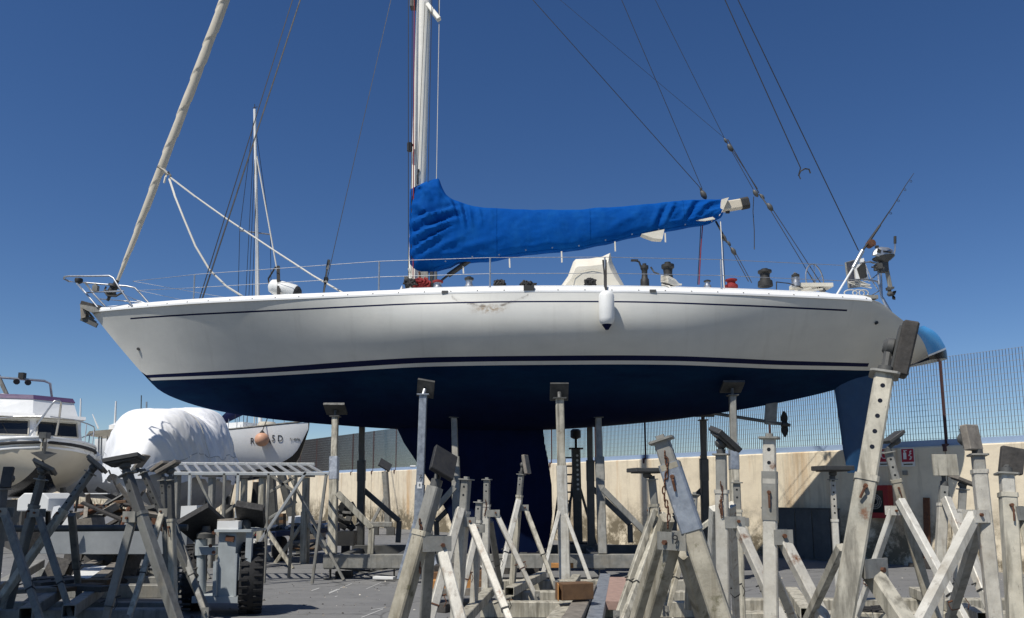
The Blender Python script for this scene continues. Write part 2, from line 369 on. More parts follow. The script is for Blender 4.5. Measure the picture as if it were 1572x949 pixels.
# ------------------------------------------------------------------ setting: ground, sea wall, fence
g = MB(); g.grid([[(-900, y, 0), (-30, y, 0), (30, y, 0), (900, y, 0)] for y in (-200, -5, 60, 1500)])
tag(g.build('ground', 'ground'), kind='structure')
mat('paint_mark', (.5, .5, .48), (.3, .3, .29), 30, .8, 0, .2)
def mark(pts, z=.004):
    b = MB(); b.add([(p.x, p.y, z) for p in pts], [tuple(range(len(pts)))]); return b
b = MB()
for (a, c, w) in (((700, 943), (735, 932), 1.2), ((505, 912), (522, 905), 2.2), ((518, 905), (540, 897), .9), ((478, 908), (490, 904), 1.3), ((562, 905), (585, 895), .8),
                  ((555, 949), (588, 936), 1.3), ((570, 937), (590, 934), .8), ((514, 917), (518, 916), 1.), ((1165, 905), (1200, 903), .7), ((600, 890), (612, 889), 2.5)):
    p = [G(a[0], a[1]), G(c[0], c[1]), G(c[0], c[1] - w), G(a[0], a[1] - w)]
    b.add([(q.x, q.y, .004) for q in p], [(0, 1, 2, 3)])
tag(b.build('ground_scratch_marks', 'paint_mark'), kind='structure')

WD = Vector((-0.79, 1, 0)).normalized(); WN = Vector((-1, -0.79, 0)).normalized()      # along the wall, towards the yard
def WP(Y, z=0.0, off=0.0): return Vector((22.6 - 0.79 * Y, Y, z)) + WN * off
WTOP = 2.625; STEP = 1.704
wall = thing('sea_wall', 'long cream concrete sea wall with rust streaks below the mesh fence', 'wall', WP(20))
Y = 16.71 - 3 * STEP * 3
k = 0
while Y < 150:
    L = STEP * (3 if Y < 70 else 12)
    a = WP(Y + .009); c = WP(Y + L - .009); e = .012 * rnd.uniform(-1, 1)
    m = MB(); sec = [(e, 0), (e, WTOP - .03), (e - .03, WTOP), (-.55, WTOP), (-.55, 0)]
    m.grid([[a + WN * o + Vector((0, 0, z)) for o, z in sec], [c + WN * o + Vector((0, 0, z)) for o, z in sec]])
    m.add([a + WN * o + Vector((0, 0, z)) for o, z in sec], [(4, 3, 2, 1, 0)]); m.add([c + WN * o + Vector((0, 0, z)) for o, z in sec], [(0, 1, 2, 3, 4)])
    m.build('panel', 'wall_concrete', wall); Y += L; k += 1
fence = thing('mesh_fence', 'tall steel grating fence with rust brown posts on top of the sea wall', 'fence', WP(20, WTOP))
FH = 1.95; first = None; postm = None
for i in range(-3, 27):
    Y0 = 16.71 + i * STEP
    p = WP(Y0, WTOP, -.09)
    if postm is None:
        m = MB(); q = p
        m.box(q + Vector((0, 0, FH/2 - .06)), (.05, .05, FH + .12)); m.box(q + WN*.06 + Vector((0, 0, -.05)), (.1, .1, .16))
        postm = m.build('post', 'fence_post', fence); pl0 = p
        postm.data.transform(Matrix.Translation(Vector(fence['_o']) - p)); postm.location = p - Vector(fence['_o'])
        m = MB(); c0 = WP(Y0, WTOP, -.09); Lp = STEP * 1.2744
        nb = 36
        for j in range(nb):
            m.bar(c0 + WD * (.03 + (Lp - .06) * j / (nb-1)) + Vector((0, 0, .13)), c0 + WD * (.03 + (Lp - .06) * j / (nb-1)) + Vector((0, 0, FH)), .0045, .026, 0, .01)
        vang = math.atan2(WD.y, WD.x)
        # turn each flat bar so its depth is square to the fence
        m.v = []; m.f = []; m.m = []
        RZ = Matrix.Rotation(vang, 3, 'Z')
        for j in range(nb):
            m.box(c0 + WD * (.03 + (Lp - .06) * j / (nb-1)) + Vector((0, 0, (FH + .13)/2)), (.0025, .026, FH - .13), RZ)
        for j in range(15):
            m.box(c0 + WD * Lp/2 + WN * .006 + Vector((0, 0, .16 + j * (FH - .17)/14)), (Lp - .05, .005, .006), RZ)
        m.m = [0]*(nb*6) + [1]*(len(m.f) - nb*6); first = m.build('grating', ['fence_wire', 'fence_rod'], fence); first['kind'] = 'stuff'
        first.data.transform(Matrix.Translation(Vector(fence['_o']) - c0)); first.location = c0 - Vector(fence['_o'])
        m = MB(); m.box(c0 + WD * Lp/2 + Vector((0, 0, .068)), (Lp - .056, .04, .13), RZ)
        rail0 = m.build('base_rail', 'fence_rail', fence)
        rail0.data.transform(Matrix.Translation(Vector(fence['_o']) - c0)); rail0.location = c0 - Vector(fence['_o'])
        continue
    o = copy_part(postm, fence); o.location = p - Vector(fence['_o'])
    o = copy_part(first, fence); o.location = p - Vector(fence['_o'])
    o = copy_part(rail0, fence); o.location = p - Vector(fence['_o'])
def wall_px(px, py):
    """point on the wall face seen at a pixel"""
    lo, hi = 8.0, 140.0
    for _ in range(50):
        mid = (lo + hi)/2; p = W(px, py, mid)
        if p.x + .79 * p.y < 22.6: lo = mid
        else: hi = mid
    return W(px, py, lo)
RW = Matrix.Rotation(math.atan2(-WD.y, -WD.x), 3, 'Z')          # local x runs right along the wall, local -y faces the yard
# two fire signs
for (px, kind, lab) in ((1394, 0, 'red and white fire extinguisher sign on shaded wall, right one of two'), (1358, 1, 'red and white fire hose sign half hidden behind prop, left one of two')):
    p = wall_px(px, 702) + WN * .012
    s = thing('fire_sign', lab, 'sign', p, 'fire safety signs on the wall')
    m = MB(); m.box(p, (.30, .008, .42), RW); m.build('board', 'sign_white', s)
    m = MB(); m.box(p + WN*.006 + Vector((0, 0, .04)), (.265, .006, .29), RW); m.build('red_panel', 'sign_red', s)
    m = MB(); r = RW @ Vector((1, 0, 0)); q = p + WN * .0105
    if kind == 0:
        m.box(q - r*.06 + Vector((0, 0, .03)), (.07, .004, .15), RW); m.box(q - r*.06 + Vector((0, 0, .125)), (.035, .004, .03), RW); m.box(q - r*.045 + Vector((0, 0, .15)), (.08, .004, .018), RW)
        for i in range(5):
            m.box(q + r * (.06 + .018 * math.sin(i*2.2)) + Vector((0, 0, -.04 + i*.042)), (.045, .004, .026), RW @ Matrix.Rotation(R(30 if i % 2 else -30), 3, 'Y'))
    else:
        pts = [q + r * (.065*math.cos(a)) + Vector((0, 0, .05 + .08*math.sin(a))) for a in [i*2*math.pi/14 for i in range(14)]]
        m.tube(pts, .011, 5, 0, True); m.box(q + r*.085 + Vector((0, 0, -.02)), (.02, .004, .1), RW)
    m.build('pictogram', 'sign_white', s)
    m = MB(); m.box(q + Vector((0, 0, -.16)), (.2, .003, .03), RW); m.build('caption', 'glass_dark', s)
p = wall_px(1390, 726) + WN*.02
o = MB().box(p, (.1, .04, .1), RW).build('junction_box', 'steel_grey'); tag(o, 'small grey junction box on the wall under the right fire sign', 'box')
# fire hose cabinet
p = wall_px(1351, 770) + WN * .13
s = thing('fire_hose_cabinet', 'red fire hose cabinet with glass door on the shaded wall', 'cabinet', p)
m = MB(); m.box(p, (.62, .24, .74), RW); m.build('case', 'red_paint', s)
m = MB(); m.box(p + WN*.123, (.4, .01, .5), RW); m.build('glass', 'glass_dark', s)
m = MB(); q = p + WN*.131; r = RW @ Vector((1, 0, 0))
for rr in (.16, .12, .08): m.tube([q + r*(rr*math.cos(i*.39)) + Vector((0, 0, rr*math.sin(i*.39))) for i in range(16)], .013, 5, 0, True)
m.build('hose_reel', 'steel_grey', s)
# boards and corrugated sheet against the wall foot
p = wall_px(1240, 815) + WN*.15
s = thing('corrugated_sheet_bin', 'dark corrugated sheet bay standing at the wall foot in shade', 'sheet', Vector((p.x, p.y, 0)))
L, Rr = wall_px(1182, 815), wall_px(1300, 815)
n = 9
for i in range(n):
    a = lerp(L, Rr, i/n) + WN*.3; c = lerp(L, Rr, (i+1)/n) + WN*.3; mid = (a + c)/2 + WN * (.02 if i % 2 else 0)
    MB().box((mid.x, mid.y, .62), ((c - a).length - .012, .03, 1.16), RW).build('sheet', 'corrugated', s)
a = L + WN*.3; c = Rr + WN*.3
MB().box(((a.x + c.x)/2, (a.y + c.y)/2, 1.22), ((c - a).length, .1, .04), RW).build('top_rail', 'steel_dark', s)
MB().box(((a.x + c.x)/2 - WN.x*.02, (a.y + c.y)/2, .025), ((c - a).length, .2, .05), RW).build('sill', 'steel_dark', s)
p = wall_px(1425, 800) + WN*.1
o = MB().box((p.x, p.y, .75), (.12, .06, 1.5), RW @ Matrix.Rotation(R(3), 3, 'Y')).build('plank', 'rusty'); tag(o, 'narrow rust red plank upright against wall right of the cabinet', 'plank')
# mould covered rubble skirt at the wall foot far right
m = MB()
for i in range(26):
    q = wall_px(rnd.uniform(1400, 1500), 815) + WN * rnd.uniform(.1, .4); sz = rnd.uniform(.08, .25)
    m.box((q.x, q.y, sz*.4), (sz, sz*.8, sz*.8), (rnd.uniform(0, 40), rnd.uniform(0, 40), rnd.uniform(0, 90)))
tag(m.build('rubble', 'wood_dark'), 'heap of dark broken rubble at the wall foot behind right props', 'rubble', kind='stuff')
# ------------------------------------------------------------------ the yacht
def Yc(X): return 16.15 - 0.04 * X
def CL(px, py, dy=0.0):
    """point on the yacht's centre plane (shifted dy to starboard/far side) at a pixel"""
    Y = 16.15
    for _ in range(6): Y = Yc(W(px, py, Y).x) + dy
    return W(px, py, Y)
yacht = thing('sailing_yacht', 'big grey white sailing yacht with navy bottom and blue boom cover propped ashore', 'yacht', (0, 16.15, 0))
shtab = [(140, 477.5, .02), (170, 474.5, .26), (220, 470, .6), (300, 464, 1.07), (400, 459, 1.5), (500, 455, 1.8), (650, 449.5, 2.08), (800, 446.5, 2.18), (950, 446.5, 2.13),
         (1100, 449.5, 1.92), (1200, 453, 1.7), (1300, 457.5, 1.42), (1342, 461, 1.28), (1375, 483.5, 1.1), (1404, 507.5, .88), (1413, 518, .78), (1421, 533, .66), (1426, 549, .54)]
E = [(CL(x, y, -b), b) for x, y, b in shtab]
f_zd = pchip([e[0].x for e in E], [e[0].z for e in E]); f_b = pchip([e[0].x for e in E], [e[1] for e in E])
kt = [(140, 479), (183, 532), (225, 580), (243, 598), (265, 610), (330, 630), (430, 645), (520, 653), (610, 659), (720, 663), (830, 660), (1000, 648), (1160, 625), (1280, 599), (1345, 577), (1400, 559), (1426, 552.5)]
K = [CL(x, y) for x, y in kt]; f_zk = pchip([k.x for k in K], [k.z for k in K])
XB, XE = E[0][0].x, min(E[-1][0].x, K[-1].x)
_px = [CL(v, 470, -1.2).x for v in (140, 220, 320, 450, 560, 680, 900, 1020, 1120, 1230, 1340, 1445)]
f_p = pchip(_px, [2.4, 2.5, 2.4, 2.0, 1.5, 1.08, 1.0, 1.15, 1.55, 1.95, 2.0, 1.8]); f_q = pchip(_px, [2.0, 2.0, 1.9, 1.55, 1.25, 1.04, 1.0, 1.05, 1.2, 1.4, 1.5, 1.4])
f_bulge = pchip(_px, [0, 0, 0, 0, .07, .17, .17, .08, 0, 0, 0, 0])
def near_hull(px, py):
    y = 1.0
    for _ in range(30):
        P = CL(px, py, -y); zd, zk = f_zd(P.x), f_zk(P.x); d = min(max((zd - P.z)/(zd - zk), 0), .9999)
        y = .5*y + .5*(f_b(P.x)*math.cos(math.asin(d**(1/f_q(P.x))))**f_p(P.x) + f_bulge(P.x)*math.sin(math.pi*min(d/.55, 1))**1.3)
    return CL(px, py, -y)
def tabz(tab): pts = [near_hull(x, y) for x, y, b in tab]; return pchip([p.x for p in pts], [p.z for p in pts])
f_w3 = tabz([(222, 576, .1), (500, 558, 1.45), (800, 546.5, 1.83), (1100, 549, 1.6), (1350, 558, .95)])
f_w2 = tabz([(224, 580.5, .1), (500, 566.5, 1.43), (800, 554.5, 1.82), (1100, 556.5, 1.58), (1350, 563.5, .93)])
f_w1 = tabz([(227, 584.5, .1), (500, 572, 1.4), (800, 560.5, 1.8), (1100, 562.5, 1.56), (1350, 569.5, .9)])

topsides(CL(752, 470, -2.15).x, CL(752, 472, -2.15).z); antifoul(K[2].z)
M['topsides'].node_tree.nodes['Texture Coordinate'].object = None
def sect(X):
    zd, zk, B, p, q = f_zd(X), min(f_zk(X), f_zd(X) - .004), f_b(X), f_p(X), f_q(X); bl = f_bulge(X)
    zs = [zd, zd - .07, zd - .208, zd - .239]
    z3, z2, z1 = f_w3(X), f_w2(X), f_w1(X)
    zs += [lerp(zd - .239, z3, t) for t in (.15, .3, .45, .6, .75, .9)] + [z3, z2, z1]
    pts = []
    for z in zs:
        d = min(max((zd - z)/(zd - zk), 0), 1); ph = math.asin(d ** (1/q)); pts.append((B * max(math.cos(ph), 0) ** p + bl*math.sin(math.pi*min(d/.55, 1))**1.3 if ph < 1.5706 else 0.0, zd - (zd - zk)*d))
    d = min(max((zd - z1)/(zd - zk), 0), 1); ph0 = math.asin(d ** (1/q))
    for i in range(1, 11):
        ph = lerp(ph0, math.pi/2, i/10); pts.append((B * max(math.cos(ph), 0) ** p + bl*math.sin(math.pi*min(math.sin(ph)**q/.55, 1))**1.3 if i < 10 else 0.0, zd - (zd - zk)*math.sin(ph) ** q))
    return pts
_xa = CL(1392, 505, -.9).x
xs = [lerp(XB + .003, _xa, i/129) for i in range(130)] + [lerp(_xa, XE - .005, i/60) for i in range(1, 61)]
secs = [sect(x) for x in xs]
NR = len(secs[0])
bx0 = CL(1412, 509, -.9).x; bz0 = CL(1412, 509, -.9).z; bx1 = CL(1428, 551, -.3).x; bz1 = CL(1428, 551, -.3).z
tipx = CL(1432, 547, -.4).x; tipx2 = CL(1436, 547, -.4).x
cove0, cove1 = CL(195, 492, -.45).x, CL(1306, 474, -1.4).x
def hullmat(i, k):
    x = (xs[i] + xs[i+1])/2; z = (secs[i][k][1] + secs[i][k+1][1])/2
    if k == 2: return 1 if cove0 < x < cove1 else 0
    if k == 10: return 1 if x < CL(1352, 560, -.9).x else 0
    if k >= 12: return 2 if x < CL(1395, 565, -.5).x else 0
    return 0
hb = MB()
near = [[Vector((x, Yc(x) - y, z)) for y, z in s] for x, s in zip(xs, secs)]
far = [[Vector((x, Yc(x) + y, z)) for y, z in s] for x, s in zip(xs, secs)]
hb.grid(near, False, 0, hullmat); hb.grid(far, False, 0, hullmat)
hull = hb.build('hull', ['topsides', 'navy', 'antifoul', 'paint_lightblue', 'black_gloss'], yacht, 50, True)
# deck with camber
db = MB(); rows = []
f_cam = pchip([XB, CL(1342, 461, -1.28).x, CL(1372, 485, -1).x, CL(1390, 500, -.95).x, CL(1405, 510, -.85).x, XE], [.16, .16, .2, .2, .2, .2])
for x, s in zip(xs, secs):
    y0, z0 = s[0]; cam_ = f_cam(x); rows.append([Vector((x, Yc(x) + y0*u, z0 - .012*(cam_ < .17) + cam_ * min(1, y0/.9) * (1 - abs(u)**2.2))) for u in np.linspace(-1, 1, 25)])
def deckmat(i, k):
    return 1 if xs[i] > CL(1402, 507, -.88).x else 0
db.grid(rows, False, 0, deckmat)
db.build('deck', ['gelcoat', 'paint_lightblue', 'black_gloss'], yacht, 40)
# blue rounded transom cap
nT = [(1403.5, 506, .87), (1413, 517.5, .77), (1421, 533, .65), (1426, 549.5, .53), (1427, 552.5, .5)]; sT = [(1404, 505.5), (1424, 512.5), (1439, 526), (1448, 541), (1450, 553)]
tt_ = [0, .3, .6, .92, 1]; nP = [CL(x, y, -b) for x, y, b in nT]; sP = [CL(x, y) for x, y in sT]
fn = [pchip(tt_, [p[i] for p in nP]) for i in range(3)]; fs = [pchip(tt_, [p[i] for p in sP]) for i in range(3)]; rows = []
for i in range(41):
    t_ = i/40; n_ = Vector([f(t_) for f in fn]); s_ = Vector([f(t_) for f in fs]); row = []
    for k in range(33):
        v = -1 + k/16; c_ = 1 - math.cos(v*math.pi/2); x_ = lerp(s_.x, n_.x, c_); b_ = Yc(n_.x) - n_.y
        row.append(Vector((x_, Yc(x_) + b_*math.sin(v*math.pi/2), lerp(s_.z, n_.z, c_))))
    rows.append(row)
tb_ = MB(); tb_.grid(rows, False, 0, lambda i, k: 2 if i >= 35 else (1 if i >= 33 else 0)); tb_.add(rows[-1], [tuple(range(33))], 2)
tb_.build('transom', ['paint_lightblue', 'gelcoat', 'black_gloss'], yacht, 50)
def edge(X, inset=0.0, up=0.0, side=-1): return Vector((X, Yc(X) + side * (f_b(X) - inset), f_zd(X) + up))
_ex = [lerp(XB + .05, XE - .3, i/200) for i in range(201)]; _ep = [PX(edge(x))[0] for x in _ex]
def EX(px): return float(np.interp(px, _ep, _ex))
def DK(px, inset=0.0, up=0.0): return edge(EX(px), inset, up)
# toe rail, white, both sides
for sd_ in (-1, 1):
    rb = MB(); rr = []
    for i in range(101):
        X = lerp(EX(150), EX(1338), i/100); rr.append([edge(X, o, h, sd_) for o, h in ((-.012, -.035), (-.012, .0), (.05, .085), (.085, .085), (.1, -.01))])
    rb.grid(rr); rb.build('toe_rail', 'gelcoat', yacht, 30)
fb = MB()
for i in range(32):
    X = lerp(EX(170), EX(1330), i/31); fb.box(edge(X, -.0, .012), (.02, .02, .022))
fb.build('toe_rail_bolts', 'steel_dark', yacht)['kind'] = 'stuff'
for px in (683, 1002):
    MB().box(DK(px, -.012, .0), (.12, .03, .05)).build('fairlead', 'steel_dark', yacht)
MB().box(DK(812, -.005, .05), (.2, .05, .09)).build('fairlead', 'steel_black', yacht)
# stern coaming seam and hull fittings
for (px, py, b) in ((213, 536, .25), (1345, 496, 1.25)):
    p = CL(px, py, -b); bs = p - Vector((0, .03, 0))
    ph_ = near_hull(px, py); MB().cyl(ph_ + Vector((0, .2, 0)), ph_ - Vector((0, .04, .0)), .03, 10).build('through_hull', 'steel_black', yacht)
# keel
kz = [(656, 600, 832), (680, 620, 836), (710, 640, 842), (745, 664, 847), (790, 688, 848), (825, 700, 844), (848, 706, 838)]
kr = []
foil = [(0, 0), (.03, .35), (.1, .7), (.25, .97), (.4, 1), (.6, .8), (.8, .42), (1, .03)]
ring = [(u, v) for u, v in foil] + [(u, -v) for u, v in reversed(foil[1:-1])]
for j, (py, l, r) in enumerate(kz):
    a = CL(l, py); c = CL(r, py); th = .3 - .08*j/6
    if j == 0: a.z += .25; c.z += .25
    kr.append([Vector((lerp(a.x, c.x, u), Yc(lerp(a.x, c.x, u)) + th*v, a.z)) for u, v in ring])
kb = MB(); kb.grid(kr, True); kb.add(kr[-1], [tuple(range(len(ring)))]); kb.build('keel', 'antifoul', yacht, 50)
rz = [(585, 1278, 1362), (640, 1287, 1356), (690, 1294, 1346), (726, 1301, 1336)]; kr = []
for j, (py, l, r) in enumerate(rz):
    a = CL(l, py); c = CL(r, py); th = .11 - .02*j
    if j == 0: a.z += .15; c.z += .15
    kr.append([Vector((lerp(a.x, c.x, u), Yc(lerp(a.x, c.x, u)) + th*v, a.z)) for u, v in ring])
mat('rudder_blue', (.004, .045, .115), (.003, .034, .09), 3, .5, 0, .05, 30, ((.1, .16, .22), .77, 6))
kb = MB(); kb.grid(kr, True); kb.add(kr[-1], [tuple(range(len(ring)))]); kb.build('rudder', 'rudder_blue', yacht, 50)
# propeller leg and shaft
a, c = CL(1085, 633), CL(1213, 653)
MB().cyl(a, c, .035, 10).build('shaft', 'steel_dark', yacht, 40)
p1, p2 = CL(1184, 618), CL(1183, 652)
MB().bar(p1, p2, .24, .06, 0).build('shaft_strut', 'steel_grey', yacht)
ph = CL(1204, 651); pb = MB()
pb.lathe(ph - Vector((.07, 0, 0)), c - a, [(.02, 0), (.06, .02), (.06, .12), (.015, .18)], 12)
for s_ in (1, -1):
    pts = []
    for t in np.linspace(0, 1, 7):
        w = .075*math.sin(math.pi*(.15 + .8*t)); pts.append((t*.27, w))
    for i in range(6):
        z0, w0 = pts[i]; z1, w1 = pts[i+1]
        q = [ph + Vector((w0*.6, -w0, s_*z0)), ph + Vector((-w0*.6, w0, s_*z0)), ph + Vector((-w1*.6, w1, s_*z1)), ph + Vector((w1*.6, -w1, s_*z1))]
        pb.prism(q, (.012, .008, 0))
pb.build('propeller', 'steel_black', yacht, 40)
# cabin trunk / coaming with teal stripe and dark windows
def trunk(px0, px1, ins0, hgt, name, m, n=40, zlo=.02):
    b_ = MB(); near_, far_ = [], []
    x0, x1 = EX(px0), EX(px1); rows = []
    for i in range(n + 1):
        X = lerp(x0, x1, i/n); e = min(1, i/4, (n - i)/3) ** .5 if hgt > .1 else 1
        h = hgt * max(e, .02); rows.append([edge(X, ins0, zlo, -1), edge(X, ins0 + .03, zlo + h*.9, -1), edge(X, ins0 + .07, zlo + h, -1), edge(X, ins0 + .07, zlo + h, 1), edge(X, ins0 + .03, zlo + h*.9, 1), edge(X, ins0, zlo, 1)])
    b_.grid(rows); b_.add(rows[0], [(0, 1, 2, 3, 4, 5)]); b_.add(rows[-1], [(5, 4, 3, 2, 1, 0)])
    return b_.build(name, m, yacht, 35)
trunk(545, 1338, .42, .215, 'coachroof', 'gelcoat')
sb = MB(); rr = [[edge(lerp(EX(893), EX(1330), i/50), .405, .075), edge(lerp(EX(893), EX(1330), i/50), .415, .155)] for i in range(51)]
sb.grid(rr); st = sb.build('teal_stripe', 'paint_teal', yacht)
for (l, r) in ((966, 999), (1118, 1150)):
    wb = MB(); x0, x1 = EX(l), EX(r); m_ = [edge(x0, .39, .07), edge(x1, .39, .07), edge(x1, .4, .165), edge(x0, .4, .165)]
    wb.prism(m_, (0, .012, 0)); w_ = wb.build('window', 'glass_dark', yacht)
    wf = MB()
    for q0, q1 in zip(m_, m_[1:] + m_[:1]): wf.bar(q0 + Vector((0, -.006, 0)), q1 + Vector((0, -.006, 0)), .03, .02)
    wf.build('window_frame', 'gelcoat', w_)
hb_ = MB(); hb_.box(DK(350, .5, .06), (1.3, .5, .07)); hb_.build('fore_hatch', 'gelcoat', yacht)
# mast
mb0, mb1 = CL(637, 445), CL(650, 0); mtop = mb0 + (mb1 - mb0) * 1.9
mast = MB(); u_ = []
for t in np.linspace(0, 1, 24):
    p = mb0 - Vector((0, 0, .3)) + (mtop - mb0)*t; u_.append([p + Vector((.17*math.cos(a)*(1 if math.cos(a) > 0 else .95), .115*math.sin(a), 0)) for a in np.linspace(0, 2*math.pi, 25)[:-1]])
mast.grid(u_, True); mat('mast_paint', (.8, .78, .7), (.7, .68, .6), 3, .4, 0, .02, 60, ((.3, .27, .22), .72, 14)); mo = mast.build('mast', 'mast_paint', yacht, 50)
def spar_at(y): return CL(lerp(637, 650, (445 - y)/445), y)
pf = MB()
pf.bar(spar_at(16) + Vector((.1, -.05, .1)), CL(674, 30, -.1), .1, .12); pf.build('spreader', 'mast_paint', mo)
pf = MB(); pf.cyl(CL(629, 232, -.2), CL(629, 220, -.2), .06, 10); pf.cyl(CL(634, 223, -.15), CL(628, 223, -.2), .03, 8); pf.build('mast_winch', 'steel_black', mo)
pf = MB(); pf.box(CL(634, 5), (.12, .18, .25)); pf.build('mast_bracket', 'steel_dark', mo)
pf = MB(); pf.tube([CL(643, 260, -.13), CL(641, 270, -.14), CL(641, 282, -.14)], .018, 6); pf.build('mast_cleat', 'steel_black', mo)
# standing and running rigging: (x, y, dy) bottom, (x, y, dy) top, radius, material
def wire(name, pts, r, m, par=None, n=5):
    P = [CL(*p) for p in pts]
    return MB().tube(P, r, n).build(name, m, par or yacht, 60)
def up(a, c, k=1.25): return (lerp(a[0], c[0], k), lerp(a[1], c[1], k), lerp(a[2], c[2], k))
for a, c, r, nm, m in (((305, 463, -1.0), (449, 0, -.5), .011, 'shroud', 'wire'), ((309, 463, -1.05), (461, 0, -.5), .016, 'shroud', 'steel_black'),
        ((497, 452, -1.7), (600, 0, -.6), .007, 'shroud', 'wire'), ((627, 440, -.28), (627, 0, -.28), .009, 'halyard', 'wire'),
        ((634, 440, -.2), (636, 0, -.2), .012, 'halyard', 'rope_red'), ((631, 440, -.22), (633, 0, -.22), .009, 'halyard', 'rope_black'),
        ((657, 285, -.16), (663, 0, -.16), .008, 'halyard', 'wire'), ((670, 275, -.1), (674, 40, -.1), .008, 'halyard', 'rope_white'), ((674, 30, -.1), (673, 0, -.1), .008, 'halyard', 'wire'),
        ((640, 290, -.18), (650, 60, -.16), .006, 'halyard', 'rope_black'),
        ((1078, 292, -.05), (818, 0, -.05), .008, 'topping_lift', 'wire'), ((1078, 290, 0), (968, 32, 0), .007, 'topping_lift', 'wire'),
        ((1112, 212, .2), (1006, 0, .2), .006, 'backstay', 'wire'), ((1112, 212, .1), (860, 0, .1), .004, 'backstay', 'wire'),
        ((1229, 258, -.5), (1113, 0, -.3), .011, 'running_backstay', 'wire'), ((1318, 385, .0), (1133, 0, 0), .011, 'backstay', 'wire')):
    wire(nm, [a, up(a, c)], r, m)
wire('turnbuckle', [(505, 399, -1.69), (502, 414, -1.69)], .03, 'steel_dark'); wire('turnbuckle', [(502, 414, -1.69), (497, 449, -1.7)], .02, 'steel_dark')
wire('turnbuckle', [(501, 426, -1.69), (499.5, 434, -1.69)], .045, 'steel_dark')
# running tackle aft
wire('tackle_line', [(1113, 214, .2), (1157, 292, .1)], .008, 'rope_black'); wire('tackle_line', [(1117, 214, .2), (1165, 296, .1)], .01, 'rope_black'); wire('tackle_line', [(1120, 224, .2), (1163, 290, .05)], .008, 'rope_black')
wire('tackle_line', [(1166, 298, .1), (1180, 318, 0)], .018, 'steel_dark')
wire('tackle_line', [(1180, 318, 0), (1258, 447, -.5)], .009, 'rope_black'); wire('tackle_line', [(1184, 318, 0), (1268, 447, -.4)], .009, 'rope_black')
wire('hanging_line', [(1157, 302, .05), (1156, 325, .05), (1158, 355, .05), (1158, 383, .05)], .009, 'rope_black')
wire('mainsheet', [(1079, 340, 0), (1076, 380, 0), (1073, 437, 0)], .012, 'rope_red'); wire('mainsheet', [(1076, 345, 0), (1071, 437, 0)], .01, 'rope_black')
wire('mainsheet', [(1106, 340, -.1), (1109, 400, -.6), (1112, 446, -1.5)], .01, 'rope_white'); wire('mainsheet', [(1109, 360, -.1), (1113, 440, -1.2)], .008, 'wire')
wire('tackle_line', [(1099, 340, 0), (1116, 372, -.2)], .022, 'rope_black'); wire('tackle_line', [(1120, 378, -.2), (1149, 432, -.6)], .009, 'rope_black'); wire('tackle_line', [(1126, 382, -.2), (1154, 434, -.6)], .009, 'rope_black')
def block(px, py, dy, ang, sz=.11):
    sz *= .78
    p = CL(px, py, dy); d = Vector((math.cos(R(ang)), 0, -math.sin(R(ang))))
    b_ = MB(); b_.lathe(p - d*sz, d, [(.012, 0), (sz*.4, sz*.35), (sz*.55, sz), (sz*.4, sz*1.65), (.012, sz*2)], 10); b_.build('block', 'steel_dark', yacht, 40)
for q in ((1114, 216, .2, 60, .08), (1121, 227, .2, 60, .13), (1160, 297, .1, 60, .12), (1170, 302, .1, 50, .09), (1182, 318, 0, 60, .13), (1080, 299, 0, 62, .15), (1076, 291, 0, 62, .06), (1111, 365, -.1, 60, .12),
          (1119, 374, -.2, 60, .08), (1126, 386, -.2, 62, .12), (1262, 446, -.5, 55, .12), (1158, 381, .05, 90, .03)): block(*q)
wire('shackle_hook', [(1229, 258, -.5), (1226, 268, -.5), (1229, 275, -.5)], .012, 'steel_black'); wire('shackle_hook', [(1226, 270, -.5), (1229, 263, -.5), (1236, 259, -.5), (1242, 260, -.5), (1244, 266, -.5)], .016, 'steel_black')
# furled headsail with spiral wrap
fp = [(180, 432), (200, 382), (246, 262), (300, 120), (346, -2), (420, -195)]; fr = [.03, .052, .08, .092, .1, .1]
Pf = [CL(*q) for q in fp]; fz = [p.z for p in Pf]; fx = pchip(fz, [p.x for p in Pf]); frr = pchip(fz, fr)
rows = []; nn_ = 420
for i in range(nn_):
    z = lerp(fz[0], fz[-1], i/(nn_-1)); x = fx(z); r = frr(z); row = []
    for k in range(28):
        a = 2*math.pi*k/28; ph = (a/(2*math.pi) - z*1.15 + .35*noise.noise((z*.6, 1, 0))) % 1.0
        rr_ = r * (.9 + .2*ph + .05*noise.noise((math.cos(a)*2, math.sin(a)*2 + 7, z*3)) + .1*noise.noise((4, z*.9, 3)))
        row.append(Vector((x + rr_*math.cos(a), Yc(x) + rr_*math.sin(a), z - rr_*math.cos(a)*.38)))
    rows.append(row)
sb = MB(); sb.grid(rows, True); sb.build('furled_headsail', 'cotton', yacht, 35)
wire('sail_tie', [(243, 256, -.14), (252, 262, -.16), (258, 268, -.14)], .04, 'cotton'); wire('sail_tie', [(256, 264, -.15), (254, 272, -.16), (252, 281, -.16)], .022, 'canvas_cream')
wire('clew_ring', [(258, 264, -.16), (262, 270, -.16), (260, 278, -.16)], .022, 'steel_dark')
cv = [(260, 275, -.16), (268, 300, -.4), (282, 335, -.6), (300, 378, -.8), (322, 415, -.9), (348, 440, -1.0), (382, 461, -1.1)]
wire('headsail_sheet', cv, .022, 'rope_white', None, 7)
wire('headsail_sheet', [(261, 272, -.16), (300, 302, -.3), (345, 334, -.5), (420, 384, -.9), (480, 423, -1.2), (527, 450, -1.5)], .018, 'rope_white', None, 6)
fd = MB(); p0, p1 = CL(165, 462), CL(178, 434); d_ = (p1 - p0)
